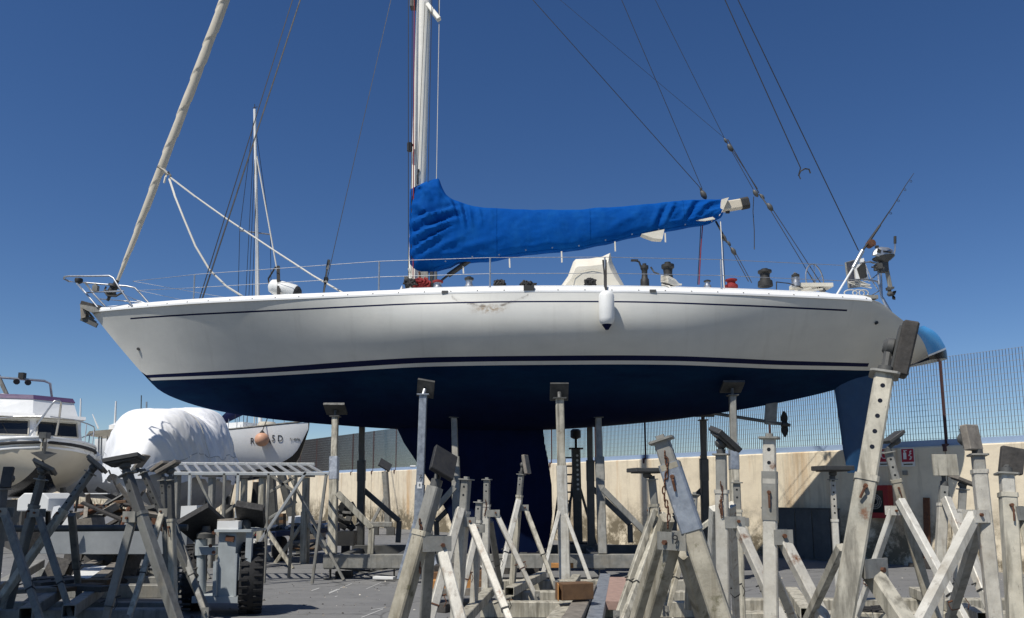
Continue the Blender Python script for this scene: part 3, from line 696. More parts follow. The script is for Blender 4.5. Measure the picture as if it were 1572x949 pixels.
fd.lathe(p0, d_, [(.03, 0), (.035, .12), (.13, .16), (.14, .2), (.09, .22), (.08, .32), (.13, .34), (.12, .38), (.05, .4), (.05, .5)], 16); fd.build('furler_drum', 'steel_black', yacht, 40)
fb = MB(); fb.tube([CL(163, 440, -.12), CL(160, 447, -.13), CL(165, 454, -.13), CL(178, 455, -.13), CL(188, 449, -.12)], .022, 6); fb.build('furler_guard', 'steel_black', yacht, 60)
# boom and cover
bo = MB(); a, c = CL(650, 395), CL(1146, 312); bo.bar(a, c, .15, .22, 0, .2); boom = bo.build('boom', 'gelcoat_cream', yacht, 40)
MB().bar(CL(1137, 313.5), CL(1149, 311), .18, .25, 0, .3).build('boom_end_cap', 'steel_black', boom)
MB().box(CL(1117, 324), (.08, .05, .1)).build('boom_cleat', 'steel_black', boom)
ct = pchip([630, 634, 655, 673, 679, 686, 700, 740, 800, 860, 950, 1050, 1090, 1107], [291, 289, 280, 275, 289, 301, 309, 319, 322.5, 323, 318, 309, 307, 307])
cb = pchip([630, 640, 662, 690, 705, 750, 790, 830, 870, 905, 935, 965, 1000, 1050, 1085, 1107], [414, 419, 418, 411, 404, 401.5, 394, 389, 386, 380, 374, 366, 359, 350, 345, 334])
th = pchip([630, 636, 660, 690, 740, 850, 1000, 1107], [.14, .24, .33, .33, .28, .25, .2, .13])
FOLDS = [(640, 322, 672, 346, 5, .075), (636, 350, 694, 330, 4.5, .08), (636, 372, 700, 347, 5, .085), (638, 392, 690, 362, 4, .07), (648, 404, 700, 376, 5, .06), (650, 292, 664, 312, 4, .06), (672, 290, 690, 318, 4, .06),
         (692, 313, 702, 340, 3, .06), (706, 318, 713, 348, 3, .065), (720, 322, 725, 350, 3, .05), (735, 324, 740, 348, 3, .045), (752, 325, 756, 340, 3, .03), (640, 340, 700, 322, 3, -.06), (640, 362, 698, 340, 3, -.07), (640, 383, 692, 356, 3, -.06),
         (698, 314, 708, 345, 2, -.05), (713, 320, 719, 350, 2, -.05), (1012, 316, 1000, 350, 4, .045), (1034, 312, 1018, 345, 3.5, .05), (1060, 311, 1046, 338, 4, .05), (1088, 310, 1064, 338, 4, .045), (1024, 314, 1008, 348, 3, -.04), (1072, 311, 1054, 336, 3, -.04), (655, 398, 735, 398, 5, .04), (690, 398, 760, 372, 6, .035), (980, 330, 940, 352, 5, .025), (780, 388, 850, 378, 4, .02)]
def foldsum(x, y):
    r = 0.0
    for ax_, ay_, bx_, by_, w, A in FOLDS:
        dx, dy = bx_ - ax_, by_ - ay_; L2 = dx*dx + dy*dy; t = ((x - ax_)*dx + (y - ay_)*dy)/L2
        if t < -.3 or t > 1.3: continue
        d = abs((x - ax_)*dy - (y - ay_)*dx)/L2**.5
        if d > 3*w: continue
        r += A*math.exp(-(d/w)**2)*max(0, 1 - (abs(t - .5)/.8)**2)
    return r
rows = []
for i in range(260):
    px = lerp(630, 1107, (i/259)); a, c = CL(px, ct(px)), CL(px, cb(px)); row = []; tt = th(px)
    for k in range(96):
        an = 2*math.pi*k/96 + math.pi/2; s_ = math.sin(an); co = math.cos(an)
        z = lerp(c.z, a.z, (s_ + 1)/2); w = tt * math.copysign(abs(co) ** .8, co) * (1.12 - .34*(s_ + 1)/2)
        x = lerp(c.x, a.x, (s_ + 1)/2); v = (z - c.z)
        fr_ = math.exp(-((px - 630)/75.0)**2); bk = math.exp(-((px - 1085)/60.0)**2); md = .35
        q = Vector((x*1.2 + v*.9, z*1.8 - x*.85, 5 if co < 0 else 9))
        n1 = 1 - 2*abs(noise.noise(q * 1.25)); n2 = 1 - 2*abs(noise.noise(q * 2.6 + Vector((3, 1, 2))))
        # vertical gathers hanging from the upper edge just aft of the mast
        gq = noise.noise(Vector((x*5.5 + z*.6, z*.7, 2 if co < 0 else 6))); ga = math.exp(-((px - 715)/40.0)**2) * max(0, (s_ + .35)) * .8
        gt = noise.noise(Vector((x*7, z*1.2, 20 if co < 0 else 26))) * max(0, s_) * .35
        dsp = (fr_*.5 + bk*.5 + .2) * (.045*n1 + .04*n2 + .02*(1 - 2*abs(noise.noise(q*6.5)))) + ga*.05*gq + gt*.025 + .02*noise.noise(q*.6) + foldsum(px, lerp(cb(px), ct(px), (s_ + 1)/2))
        row.append(Vector((x, Yc(x) + w + math.copysign(1, co) * dsp * min(1, abs(co)*2), z + .02*noise.noise(Vector((x*3, 4, co))))))
    rows.append(row)
sb = MB(); sb.grid(rows, True); sb.add(rows[-1], [tuple(range(96))]); sb.build('boom_cover', 'cover_blue', boom, 60)
for px in (762, 905, 1046):
    i = round((px - 630)/477*259); q = MB(); q.tube([rows[i][k] + Vector((0, -.006, 0)) for k in range(2, 46, 2)], .006, 5); q.build('cover_seam', 'cover_blue', boom)
q = MB(); q.tube([rows[i][44] + Vector((0, -.008, 0)) for i in range(20, 256, 3)], .01, 5); q.build('cover_hem', 'cover_blue', boom)
for i in range(30, 255, 22):
    q = MB(); q.cyl(rows[i][41] + Vector((0, -.012, 0)), rows[i][41] + Vector((0, .004, 0)), .018, 8); q.build('cover_eyelet', 'stainless', boom)
# pale sail showing under the cover, ties
for pts in ([(985, 359), (1020, 352), (1017, 367), (1003, 366)], [(1108, 306), (1119, 303), (1109, 325), (1104, 332)], [(1066, 339), (1094, 333), (1098, 336), (1082, 339)]):
    q = MB(); q.prism([CL(x, y, -.17) for x, y in pts], (0, .2, 0)); q.build('sail_foot', 'canvas_cream', boom)
for (px, y0, y1) in ((782, 397, 411), (862, 386, 403), (944, 371, 386), (711, 409, 420), (1021, 358, 372)):
    q = MB(); q.bar(CL(px, y0, -.15), CL(px + .6, y1, -.15), .03, .012); q.build('sail_tie', 'canvas_cream', boom)
vg = MB(); vg.cyl(CL(676, 432), CL(690, 421), .025, 8); vg.cyl(CL(688, 423), CL(722, 399), .055, 10); vg.build('boom_vang', 'steel_black', yacht, 40)
# mast foot clutter: tracks, winches, ropes
def winch(px, py0, py1, dy, wpx, m1='stainless', m2='steel_black', nm='winch'):
    a, c = CL(px, py0, dy), CL(px, py1, dy); h = c.z - a.z; r = wpx/2/FPX*a.y
    w_ = MB(); w_.lathe(a, (0, 0, 1), [(r, 0), (r, h*.12), (r*.95, h*.3), (r*.72, h*.36), (r*.62, h*.55), (r*.68, h*.72), (r*.92, h*.78), (r*.92, h*.9), (r*.45, h*.92), (r*.45, h)], 18, 0)
    w_.m = [1 if ((i // 18) >= 5 and i < 9*18) else 0 for i in range(len(w_.f))]
    return w_.build(nm, [m1, m2], yacht, 35)
winch(720, 446, 425, -1.1, 16); winch(672, 447, 430, -.8, 18, 'stainless', 'rope_red'); winch(990, 440, 405, -.9, 14, 'steel_black', 'steel_black', 'grinder_pedestal')
winch(1026, 441, 403, -1.2, 22, 'steel_black', 'steel_black', 'primary_winch'); winch(1175, 440, 413, -1.1, 23, 'steel_black', 'steel_black', 'cockpit_winch'); winch(1222, 440, 420, -.8, 13)
winch(1086, 442, 430, -.9, 12); winch(1123, 442, 428, -.8, 20, 'rope_red', 'rope_red', 'rope_wound_winch')
q = MB(); q.tube([CL(970, 400, -.9), CL(975, 400, -.9), CL(981, 402, -.9), CL(985, 412, -.9)], .02, 6); q.box(CL(974, 400, -.9), (.14, .06, .035)); q.build('grinder_handle', 'steel_black', yacht)
q = MB(); q.tube([CL(999, 410, -.9), CL(1004, 418, -.9), CL(1012, 421, -.9)], .018, 6); q.build('grinder_handle', 'steel_dark', yacht)
for i in range(5):
    q = MB(); q.tube([CL(1015, 424 + i*2, -1.4), CL(1026, 425 + i*2.2, -1.5), CL(1036, 430 + i*2, -1.45), CL(1042 + i, 437, -1.4)], .022, 6); q.build('winch_rope', 'rope_white', yacht, 60)
q = MB(); q.tube([CL(1016, 437, -1.5), CL(1027, 440, -1.6), CL(1034, 445, -1.72)], .022, 6); q.build('winch_rope', 'rope_white', yacht, 60)
def ropeheap(px, py, dy, rpx, m, seed, nm='rope_coil'):
    r_ = random.Random(seed); c0 = CL(px, py, dy); rad = rpx/FPX*c0.y; pts = []
    for i in range(110):
        a = i*.62; k = r_.uniform(.35, 1); pts.append(c0 + Vector((math.cos(a)*rad*k, math.sin(a*1.13)*rad*.7*k, abs(math.sin(a*.77 + i*.05))*rad*1.2*(1.25 - k*.7) - rad*.3)))
    return MB().tube(pts, .022, 5).build(nm, m, yacht, 60)
ropeheap(767, 438, -1.0, 10, 'rope_black', 1); ropeheap(906, 435, -1.5, 9, 'rope_black', 2); ropeheap(810, 443, -1.0, 14, 'rope_black', 3); ropeheap(648, 440, -.3, 16, 'rope_red', 5, 'mast_foot_lines'); ropeheap(630, 437, -.4, 11, 'rope_black', 6, 'mast_foot_lines')
for (x0, x1, m, w_) in ((652, 652, 'steel_grey', .16), (662, 663, 'steel_black', .08), (668, 669, 'steel_dark', .06), (626, 624, 'steel_dark', .09), (645, 644, 'rusty', .04)):
    MB().bar(CL(x0, 446, -.25), CL(x1, 418 if x0 > 630 else 425, -.25), w_, .1).build('mast_step_fitting', m, yacht)
q = MB(); q.tube([CL(627, 412, -.3), CL(632, 427, -.3), CL(642, 446, -.3)], .018, 6); q.build('halyard_tail', 'rope_white', yacht)
q = MB(); q.prism([CL(612, 448, -.5), CL(617, 438, -.5), CL(617, 448, -.5)], (0, .3, 0)); q.build('mast_collar', 'gelcoat', yacht)
# canvas hatch hood
hd = [(862, 438), (872, 424), (880, 402), (884, 398), (905, 397), (925, 394), (937, 388.5), (940, 402), (948, 420), (958, 438)]
rows = []
for j, v in enumerate(np.linspace(-1, 1, 15)):
    k = 1 - .28*v*v; cx_, by = 910, 438
    rows.append([CL(cx_ + (x - cx_)*(1 - .12*abs(v)), by + (y - by)*k, -.75 + v*.55) + Vector((0, .03*noise.noise((x*.06, y*.06, v*2)), 0)) for x, y in hd])
q = MB(); q.grid(rows); q.add(rows[0], [tuple(range(len(hd)))]); q.add(rows[-1], [tuple(range(len(hd)))]); hood = q.build('canvas_hood', 'canvas_cream', yacht, 50)
q = MB(); q.tube([CL(x, y, -1.33) for x, y in ((878, 434), (882, 424), (893, 416), (908, 413), (922, 415))], .006, 5); q.build('hood_seam', 'canvas_cream', hood)
# stanchions and lifelines on both sides
sp_px = [(294, 418), (580, 400), (752, 397), (930, 394), (1110, 399), (1300, 403)]
for sd_ in (-1, 1):
    tops, mids = [], []
    for px, py in sp_px:
        X = EX(px); b_ = edge(X, .09, .05, sd_); h = .62 if px > 300 else .56
        tp = b_ + Vector((0, sd_*.02, h)); md = b_ + Vector((0, sd_*.01, h*.5)); tops.append(tp); mids.append(md)
        if px == 1300: continue
        q = MB(); q.cyl(b_, tp, .0165, 8); q.cyl(b_ - Vector((0, 0, .02)), b_ + Vector((0, 0, .05)), .03, 8); q.build('stanchion', 'stainless', yacht, 40)
    f0 = CL(204, 432, sd_*.45); f1 = CL(212, 446, sd_*.5)
    MB().tube([f0] + tops, .006, 5).build('lifeline', 'stainless', yacht); MB().tube([f1] + mids, .006, 5).build('lifeline', 'stainless', yacht)
# pulpit
def rail(nm, pts, r=.02, m='stainless'): return MB().tube([CL(*p) for p in pts], r, 8).build(nm, m, yacht, 60)
rail('pulpit_rail', [(121, 434, .0), (106, 432, .03), (98, 428, -.05), (99, 425, -.2), (106, 424, -.3), (140, 424, -.4), (168, 423.5, -.48), (174, 427, -.5), (184, 443, -.52), (203, 470, -.5)])
rail('pulpit_rail', [(121, 434, .0), (130, 434, .3), (165, 437, .45), (195, 439.5, .5), (207, 442, .52), (214, 449, .53), (229, 466, .5)])
rail('pulpit_leg', [(118, 435, -.1), (133, 452, -.12), (150, 472, -.15)]); rail('pulpit_leg', [(131, 434, .1), (144, 452, .12), (162, 471, .15)])
rail('pulpit_mid_rail', [(133, 449.5, -.12), (160, 448, -.4), (190, 447, -.52)], .016); rail('pulpit_mid_rail', [(153, 459, .14), (190, 462, .4), (228, 466, .5)], .014); rail('pulpit_mid_rail', [(187, 451, .5), (210, 461, .5), (222, 465, .5)], .012)
q = MB(); p = CL(121, 431, -.05); q.lathe(p - Vector((0, 0, .07)), (0, 0, 1), [(.03, 0), (.075, .03), (.085, .08), (.075, .12), (.03, .13)], 12); q.build('bow_light', 'steel_black', yacht, 40)
q = MB(); q.box(CL(147, 443, .2), (.11, .1, .13)); q.box(CL(147, 438, .2), (.05, .05, .08)); q.build('bow_lamp', 'steel_grey', yacht)
# stem head and anchor roller
q = MB(); q.prism([CL(122, 467, -.14), CL(150, 472, -.14), CL(160, 478, -.14), CL(140, 480, -.14), (CL(124, 472, -.14))], (0, .28, 0)); q.build('stemhead_plate', 'steel_grey', yacht)
q = MB(); q.prism([CL(123, 469, -.07), CL(132, 478, -.07), CL(131, 487, -.07), CL(124, 489, -.07)], (0, .14, 0)); q.build('anchor_roller', 'wood_grey', yacht)
q = MB(); q.bar(CL(125, 489), CL(149, 500), .04, .1); q.bar(CL(133, 486), CL(147, 496), .03, .07); q.bar(CL(134, 478), CL(143, 489), .03, .1); q.build('stem_strut', 'steel_dark', yacht)
q = MB(); q.bar(CL(128, 466), CL(158, 474), .2, .09); q.build('anchor_chock', 'wood_dark', yacht)
# steering wheel, pushpit, cockpit bits
p = CL(1251, 432, -.2); q = MB(); rr_ = 27/FPX*16
q.tube([p + Vector((math.sin(a)*rr_*.75, math.sin(a)*rr_*.6, math.cos(a)*rr_)) for a in np.linspace(0, 2*math.pi, 33)[:-1]], .015, 6, 0, True)
for a in np.linspace(0, 2*math.pi, 7)[:-1]: q.cyl(p, p + Vector((math.sin(a)*rr_*.75, math.sin(a)*rr_*.6, math.cos(a)*rr_)), .008, 5)
q.build('steering_wheel', 'stainless', yacht, 50)
q = MB(); q.box(CL(1245, 440, -.4), (.8, .3, .08)); q.bar(CL(1208, 450, -.9), CL(1245, 443, -.7), .04); q.bar(CL(1222, 450, -.9), CL(1262, 444, -.6), .04); q.build('cockpit_table', 'canvas_cream', yacht)
q = MB(); q.tube([CL(1217, 440, -.6), CL(1216, 424, -.6), CL(1220, 419, -.6), CL(1226, 422, -.6), CL(1227, 440, -.6)], .02, 6); q.build('cockpit_rail', 'stainless', yacht, 60)
q = MB(); q.tube([CL(1192, 433, -1), CL(1210, 435, -.9), CL(1232, 442, -.8)], .012, 5); q.tube([CL(1192, 433, -1), CL(1192, 449, -1.2)], .012, 5); q.build('tiller_line', 'rope_black', yacht)
for pts, r in (([(1320, 404, -.6), (1335, 402, -.4), (1346, 405, .0), (1352, 412, .4)], .02), ([(1300, 429, -.9), (1330, 429, -.7), (1346, 432, -.3), (1352, 440, .2)], .018), ([(1347, 402, -.3), (1349, 430, -.3), (1353, 455, -.35), (1366, 484, -.4)], .022),
               ([(1351, 418, .0), (1334, 432, -.4)], .014), ([(1352, 445, -.1), (1336, 455, -.5)], .014), ([(1352, 406, .1), (1354, 455, .1), (1372, 486, .0)], .02), ([(1325, 398, 0), (1338, 430, -.2), (1348, 445, -.2)], .012)): rail('pushpit_rail', pts, r)
q = MB(); pts = [CL(1298, 404, -.5), CL(1315, 399, .1), CL(1320, 440, .1), CL(1303, 442, -.5)]; q.prism(pts, (.02, .02, 0)); sp_ = q.build('solar_panel', 'solar', yacht)
q = MB()
for a, c in zip(pts, pts[1:] + pts[:1]): q.bar(a, c, .03)
q.build('panel_frame', 'steel_grey', sp_)
for pts in ([(1312, 408), (1320, 405), (1324, 428), (1314, 430)], [(1320, 398), (1326, 396), (1334, 430), (1327, 431)]):
    q = MB(); q.prism([CL(x, y, -.35) for x, y in pts], (0, .05, 0)); q.build('stern_board', 'gelcoat', yacht)
q = MB(); q.prism([CL(x, y, -.38) for x, y in [(1316, 412), (1328, 400), (1331, 425), (1322, 430)]], (0, .04, 0)); q.build('stern_locker_panel', 'steel_black', yacht)
r_ = random.Random(4); q = MB()
for i in range(7): q.tube([CL(1300 + r_.uniform(0, 8), 436 + r_.uniform(-3, 4), -.7), CL(1318 + r_.uniform(-6, 6), 434 + r_.uniform(-4, 5), -.75), CL(1336 + r_.uniform(-4, 3), 440 + r_.uniform(-4, 4), -.7)], .014, 5)
q.build('stern_lines', 'rope_white', yacht)
q = MB()
for c_, r0 in ((1306, 10), (1318, 9), (1326, 7)): q.tube([CL(c_ + r0*math.cos(a), 450 + 5*math.sin(a), -1.15) for a in np.linspace(0, 2*math.pi, 19)[:-1]], .012, 5, 0, True)
q.build('stern_rope_coil', 'rope_white', yacht)
q = MB(); q.box(CL(1330, 458, -1.15), (.35, .25, .07)); q.build('stern_cleat_plate', 'steel_grey', yacht)

# ------------------------------------------------------------------ loose gear on the yacht
f0 = DK(928, -.26, 0); zt, zb = CL(928, 449, -2.3).z, CL(928, 508, -2.3).z
fe = thing('hanging_fender', 'long white fender with navy tip hanging against the yacht side', 'fender', Vector((f0.x, f0.y, zb)))
a = Vector((f0.x, f0.y, zb)); h = zt - zb; r = .142
m = MB(); m.lathe(a, (0, 0, 1), [(r*.62, h*.13), (r*.85, h*.18), (r, h*.28), (r, h*.86), (r*.85, h*.94), (r*.5, h*.99), (.03, h)], 20); m.build('body', 'fender_white', fe, 40)
m = MB(); m.lathe(a, (0, 0, 1), [(.03, 0), (r*.3, h*.03), (r*.63, h*.125), (r*.55, h*.14)], 16); m.build('tip', 'navy', fe, 40)
m = MB(); top = edge(EX(929), .09, .62)
m.tube([a + Vector((0, 0, h)), edge(EX(928), -.03, .09), edge(EX(929), .05, .3), top + Vector((-.02, 0, 0))], .016, 6); m.tube([a + Vector((.0, 0, h)), edge(EX(930), -.03, .09), edge(EX(931), .06, .3), top + Vector((.03, 0, 0))], .02, 6); m.build('rope', 'rope_black', fe, 60)
a, c = CL(413, 438, -1.25), CL(461, 452, -1.25); d = (c - a).normalized(); L = (c - a).length
fe = thing('deck_fender', 'white cylindrical fender with black end lying on the foredeck rail', 'fender', a)
m = MB(); m.lathe(a, d, [(.05, 0), (.13, .05), (.16, .14), (.165, L*.82), (.15, L*.86)], 18); m.build('body', 'fender_white', fe, 40)
m = MB(); m.lathe(a + d*L*.86, d, [(.15, 0), (.14, L*.06), (.1, L*.12), (.03, L*.14)], 16); m.build('end_cap', 'rubber', fe, 40)
m = MB(); m.tube([CL(413, 436, -1.25), CL(412, 428, -1.25), CL(423, 410, -1.3), CL(428, 413, -1.3)], .018, 5); m.tube([CL(427, 409, -1.3), CL(428, 455, -1.45)], .035, 6); m.build('lashing', 'rope_black', fe, 60)
# fishing rod in a holder
rod = thing('fishing_rod', 'black fishing rod with reel standing in a white holder at the stern', 'fishing rod', CL(1283, 455, -1.1))
m = MB(); m.cyl(CL(1283, 455, -1.1), CL(1310, 411, -.9), .02, 8); m.build('holder_leg', 'white_paint', rod, 40)
m = MB(); m.cyl(CL(1310, 411, -.9), CL(1324, 385, -.85), .045, 10); m.build('holder_tube', 'stainless', rod, 40)
m = MB(); m.cyl(CL(1324, 385, -.85), CL(1332, 374, -.82), .022, 8); m.cyl(CL(1333, 372, -.8), CL(1351, 346, -.75), .03, 8, .024); m.build('grip', 'steel_black', rod, 40)
m = MB(); m.tube([CL(1351, 346, -.75), CL(1370, 318, -.7), CL(1390, 285, -.65), CL(1403, 266, -.6)], [.014, .011, .008, .005], 6); m.build('blank', 'steel_black', rod)
m = MB(); p = CL(1336, 375, -.8); m.cyl(p + Vector((0, -.09, 0)), p + Vector((0, .06, 0)), .075, 14); m.cyl(p + Vector((.03, -.12, -.04)), p + Vector((.03, -.1, -.04)), .03, 8); m.build('reel', 'rusty', rod, 40)
for q in ((1365, 326), (1377, 307), (1387, 290), (1396, 277)):
    p = CL(q[0], q[1], -.68); m = MB(); m.tube([p + Vector((.03 + .022*math.cos(a), 0, -.02 + .022*math.sin(a))) for a in np.linspace(0, 6.28, 9)[:-1]], .005, 4, 0, True); m.build('line_guide', 'steel_black', rod)
# outboard motor on the pushpit
ob = thing('outboard_motor', 'small silver and black outboard motor clamped on the stern rail', 'outboard motor', CL(1358, 440, -.3))
hd_ = [(1338, 392), (1340, 386), (1345, 381), (1352, 379), (1364, 380), (1371, 384), (1372, 390), (1366, 397), (1352, 396)]
rows = []
for v, k in ((-.17, .55), (-.14, .88), (-.05, 1), (.05, 1), (.14, .88), (.17, .55)):
    rows.append([CL(1355 + (x - 1355)*k, 388 + (y - 388)*k, -.3 + v) for x, y in hd_])
m = MB(); m.grid([r + [r[0]] for r in rows]); m.add(rows[0], [tuple(range(9))]); m.add(rows[-1], [tuple(range(9))]); cowl = m.build('cowling', 'stainless', ob, 35)
m = MB(); m.prism([CL(x, y, -.48) for x, y in ((1356, 384.5), (1369, 386), (1369, 388), (1356, 387))], (0, .02, 0)); m.build('name_strip', 'steel_black', cowl)
m = MB(); m.prism([CL(x, y, -.475) for x, y in ((1348, 381), (1353, 384), (1352, 389), (1346, 387))], (0, .02, 0)); m.box(CL(1346, 379, -.3), (.06, .06, .04)); m.build('starter_grip', 'steel_black', cowl)
m = MB(); m.lathe(CL(1358, 406, -.3), (-.1, 0, 1), [(.05, 0), (.1, .06), (.21, .13), (.22, .16)], 14); m.build('lower_cowl', 'steel_dark', ob, 40)
m = MB(); m.box(CL(1356, 411, -.3), (.16, .14, .2)); m.box(CL(1348, 410, -.3), (.1, .2, .12)); m.tube([CL(1338, 410, -.36), CL(1346, 411, -.36)], .02, 6); m.build('clamp', 'steel_dark', ob)
m = MB(); m.bar(CL(1360, 408, -.3), CL(1367, 442, -.3), .085, .06, 0, .3); m.build('leg', 'steel_grey', ob)
m = MB(); m.prism([CL(x, y, -.33) for x, y in ((1362, 441), (1373, 440), (1373, 443), (1366, 445), (1363, 445))], (0, .08, 0)); m.lathe(CL(1362, 452, -.3), (1, 0, .1), [(.02, 0), (.05, .03), (.05, .12), (.025, .16)], 10); m.bar(CL(1365, 440, -.3), CL(1366, 454, -.3), .07, .03); m.build('gearcase', 'steel_dark', ob, 40)
m = MB()
for an in (20, 140, 260):
    d = Vector((0, math.cos(R(an)), math.sin(R(an)))); p = CL(1371, 453, -.3); m.prism([p, p + d*.05 + Vector((.03, 0, 0)), p + d*.11 + Vector((.02, 0, 0)), p + d*.1 - Vector((.03, 0, 0)), p + d*.04 - Vector((.03, 0, 0))], (.012, 0, 0))
m.build('propeller', 'steel_black', ob)
m = MB(); m.tube([CL(1366, 399, -.3), CL(1372, 392, -.3), CL(1374, 384, -.3), CL(1374, 374, -.3)], .018, 6); th_ = m.build('tiller', 'stainless', ob, 60)
m = MB(); m.cyl(CL(1374, 374, -.3), CL(1374, 363, -.3), .028, 10); m.build('tiller_grip', 'steel_black', th_, 40)
# ------------------------------------------------------------------ cradle under the yacht
NB, FB = 14.75, 17.35
x0, x1 = W(498, 860, NB).x, W(1140, 860, NB).x
cr = thing('yacht_cradle', 'long galvanised steel cradle with posts and bent braces under the yacht', 'cradle', ((x0 + x1)/2, 16, 0))
zt = .46
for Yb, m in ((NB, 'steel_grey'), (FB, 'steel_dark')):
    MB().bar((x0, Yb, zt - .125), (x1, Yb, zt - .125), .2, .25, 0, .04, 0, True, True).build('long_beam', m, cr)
for px in (512, 605, 697, 805, 924, 1030, 1128):
    X = W(px, 870, NB).x
    MB().bar((X, NB + .1, .3), (X, FB - .1, .3), .16, .2, 0, .06).build('cross_beam', 'steel_dark', cr)
for px in (507, 605, 760, 920, 1075, 1131):
    X = W(px, 880, NB).x; q = MB(); q.box((X, NB, .1), (.012, .14, .2)); q.box((X, NB, .015), (.2, .2, .03)); q.box((X, NB, .2), (.2, .2, .016)); q.build('foot', 'steel_dark', cr)
    if px < 650: MB().box((X + .2, NB + .3, .06), (.3, .22, .12)).build('packing_block', 'wood_dark', cr)
for (a, c) in ((520, 600), (600, 520)):
    MB().bar(W(a, 872, NB + .1), W(c, 880, FB - .4), .04).build('tie_rod', 'steel_dark', cr)
def hull_y(px, py):
    """a pad's resting place under the yacht"""
    return None
def cpost(px_t, py_t, px_b, Yb, Yt, m_lo, m_in, m_sl, brace, sleeve=True, w=.15):
    """post on the cradle with telescopic top, pad and bent brace"""
    b = Vector((W(px_b, 850, Yb).x, Yb, zt)); t_ = W(px_t, py_t, Yt); n = (t_ - b).length
    po = MB().bar(b, lerp(b, t_, .52), w + .01, None, 0, .1).build('post', m_lo, cr)
    if sleeve: MB().bar(lerp(b, t_, .5), lerp(b, t_, .66), w + .022, None, 0, .1).build('sleeve', m_sl, po)
    MB().bar(lerp(b, t_, .5), lerp(b, t_, .955), w - .03, None, 0, .1).build('inner_tube', m_in, po)
    q = MB(); q.cyl(lerp(b, t_, .955), t_, .03, 8); q.box(lerp(b, t_, .955), (w + .05, w + .05, .02)); q.build('screw_jack', 'steel_dark', po)
    # pad under the hull
    fY = (Yt - Yc(t_.x)); tilt = -28 if fY < 0 else 28
    if abs(fY) < .5: tilt *= .5
    q = MB(); q.box(t_ + Vector((0, 0, .03)), (.42, .36, .05), (tilt, 0, 0)); q.build('pad', 'plate_dark', po)
    if brace:
        sg, pts = brace
        P = [W(x, y, Yb) for x, y in pts]; br = MB()
        for a, c in zip(P, P[1:]): br.bar(a, c, .11, .09, 0, .1)
        P[-1].z = max(P[-1].z, zt); br.build('brace', m_lo, cr)
cpost(515, 630, 510, NB, 15.35, 'steel_cream', 'steel_cream', 'galvanised', (1, [(518, 757), (571, 811), (569, 850)]))
cpost(697, 632, 703, NB, 15.5, 'steel_grey', 'steel_grey', 'steel_grey', (-1, [(698, 748), (659, 792), (660, 850)]))
cpost(918, 632, 925, NB, 15.5, 'steel_grey', 'steel_grey', 'steel_grey', (1, [(924, 750), (990, 817), (991, 850)]))
cpost(1124, 596, 1130, NB, 14.95, 'steel_cream', 'steel_grey', 'galvanised', (-1, [(1128, 772), (1066, 818), (1066, 850)]))
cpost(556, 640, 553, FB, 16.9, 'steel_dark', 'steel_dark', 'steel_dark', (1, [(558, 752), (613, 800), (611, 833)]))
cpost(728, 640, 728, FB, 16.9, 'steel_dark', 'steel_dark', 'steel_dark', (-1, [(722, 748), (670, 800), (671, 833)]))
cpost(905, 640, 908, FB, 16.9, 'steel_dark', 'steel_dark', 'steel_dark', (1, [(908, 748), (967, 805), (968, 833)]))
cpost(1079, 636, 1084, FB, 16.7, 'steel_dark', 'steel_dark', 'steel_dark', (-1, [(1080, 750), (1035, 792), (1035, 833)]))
# keel blocks between ground and keel
for px in (725, 770, 815):
    X = CL(px, 850).x; kb_ = thing('keel_block', 'stack of dark timber blocks under the %s of the yacht keel' % {725: 'forward end', 770: 'middle', 815: 'after end'}[px], 'timber', (X, 16.1, 0), 'blocks carrying the keel')
    zz = CL(706, 848).z
    for i in range(2): MB().box((X, 16.1, zz*(.25 + .5*i)), (.45 if i else .3, .5 if i else .9, zz*.49)).build('timber', 'wood_dark', kb_)

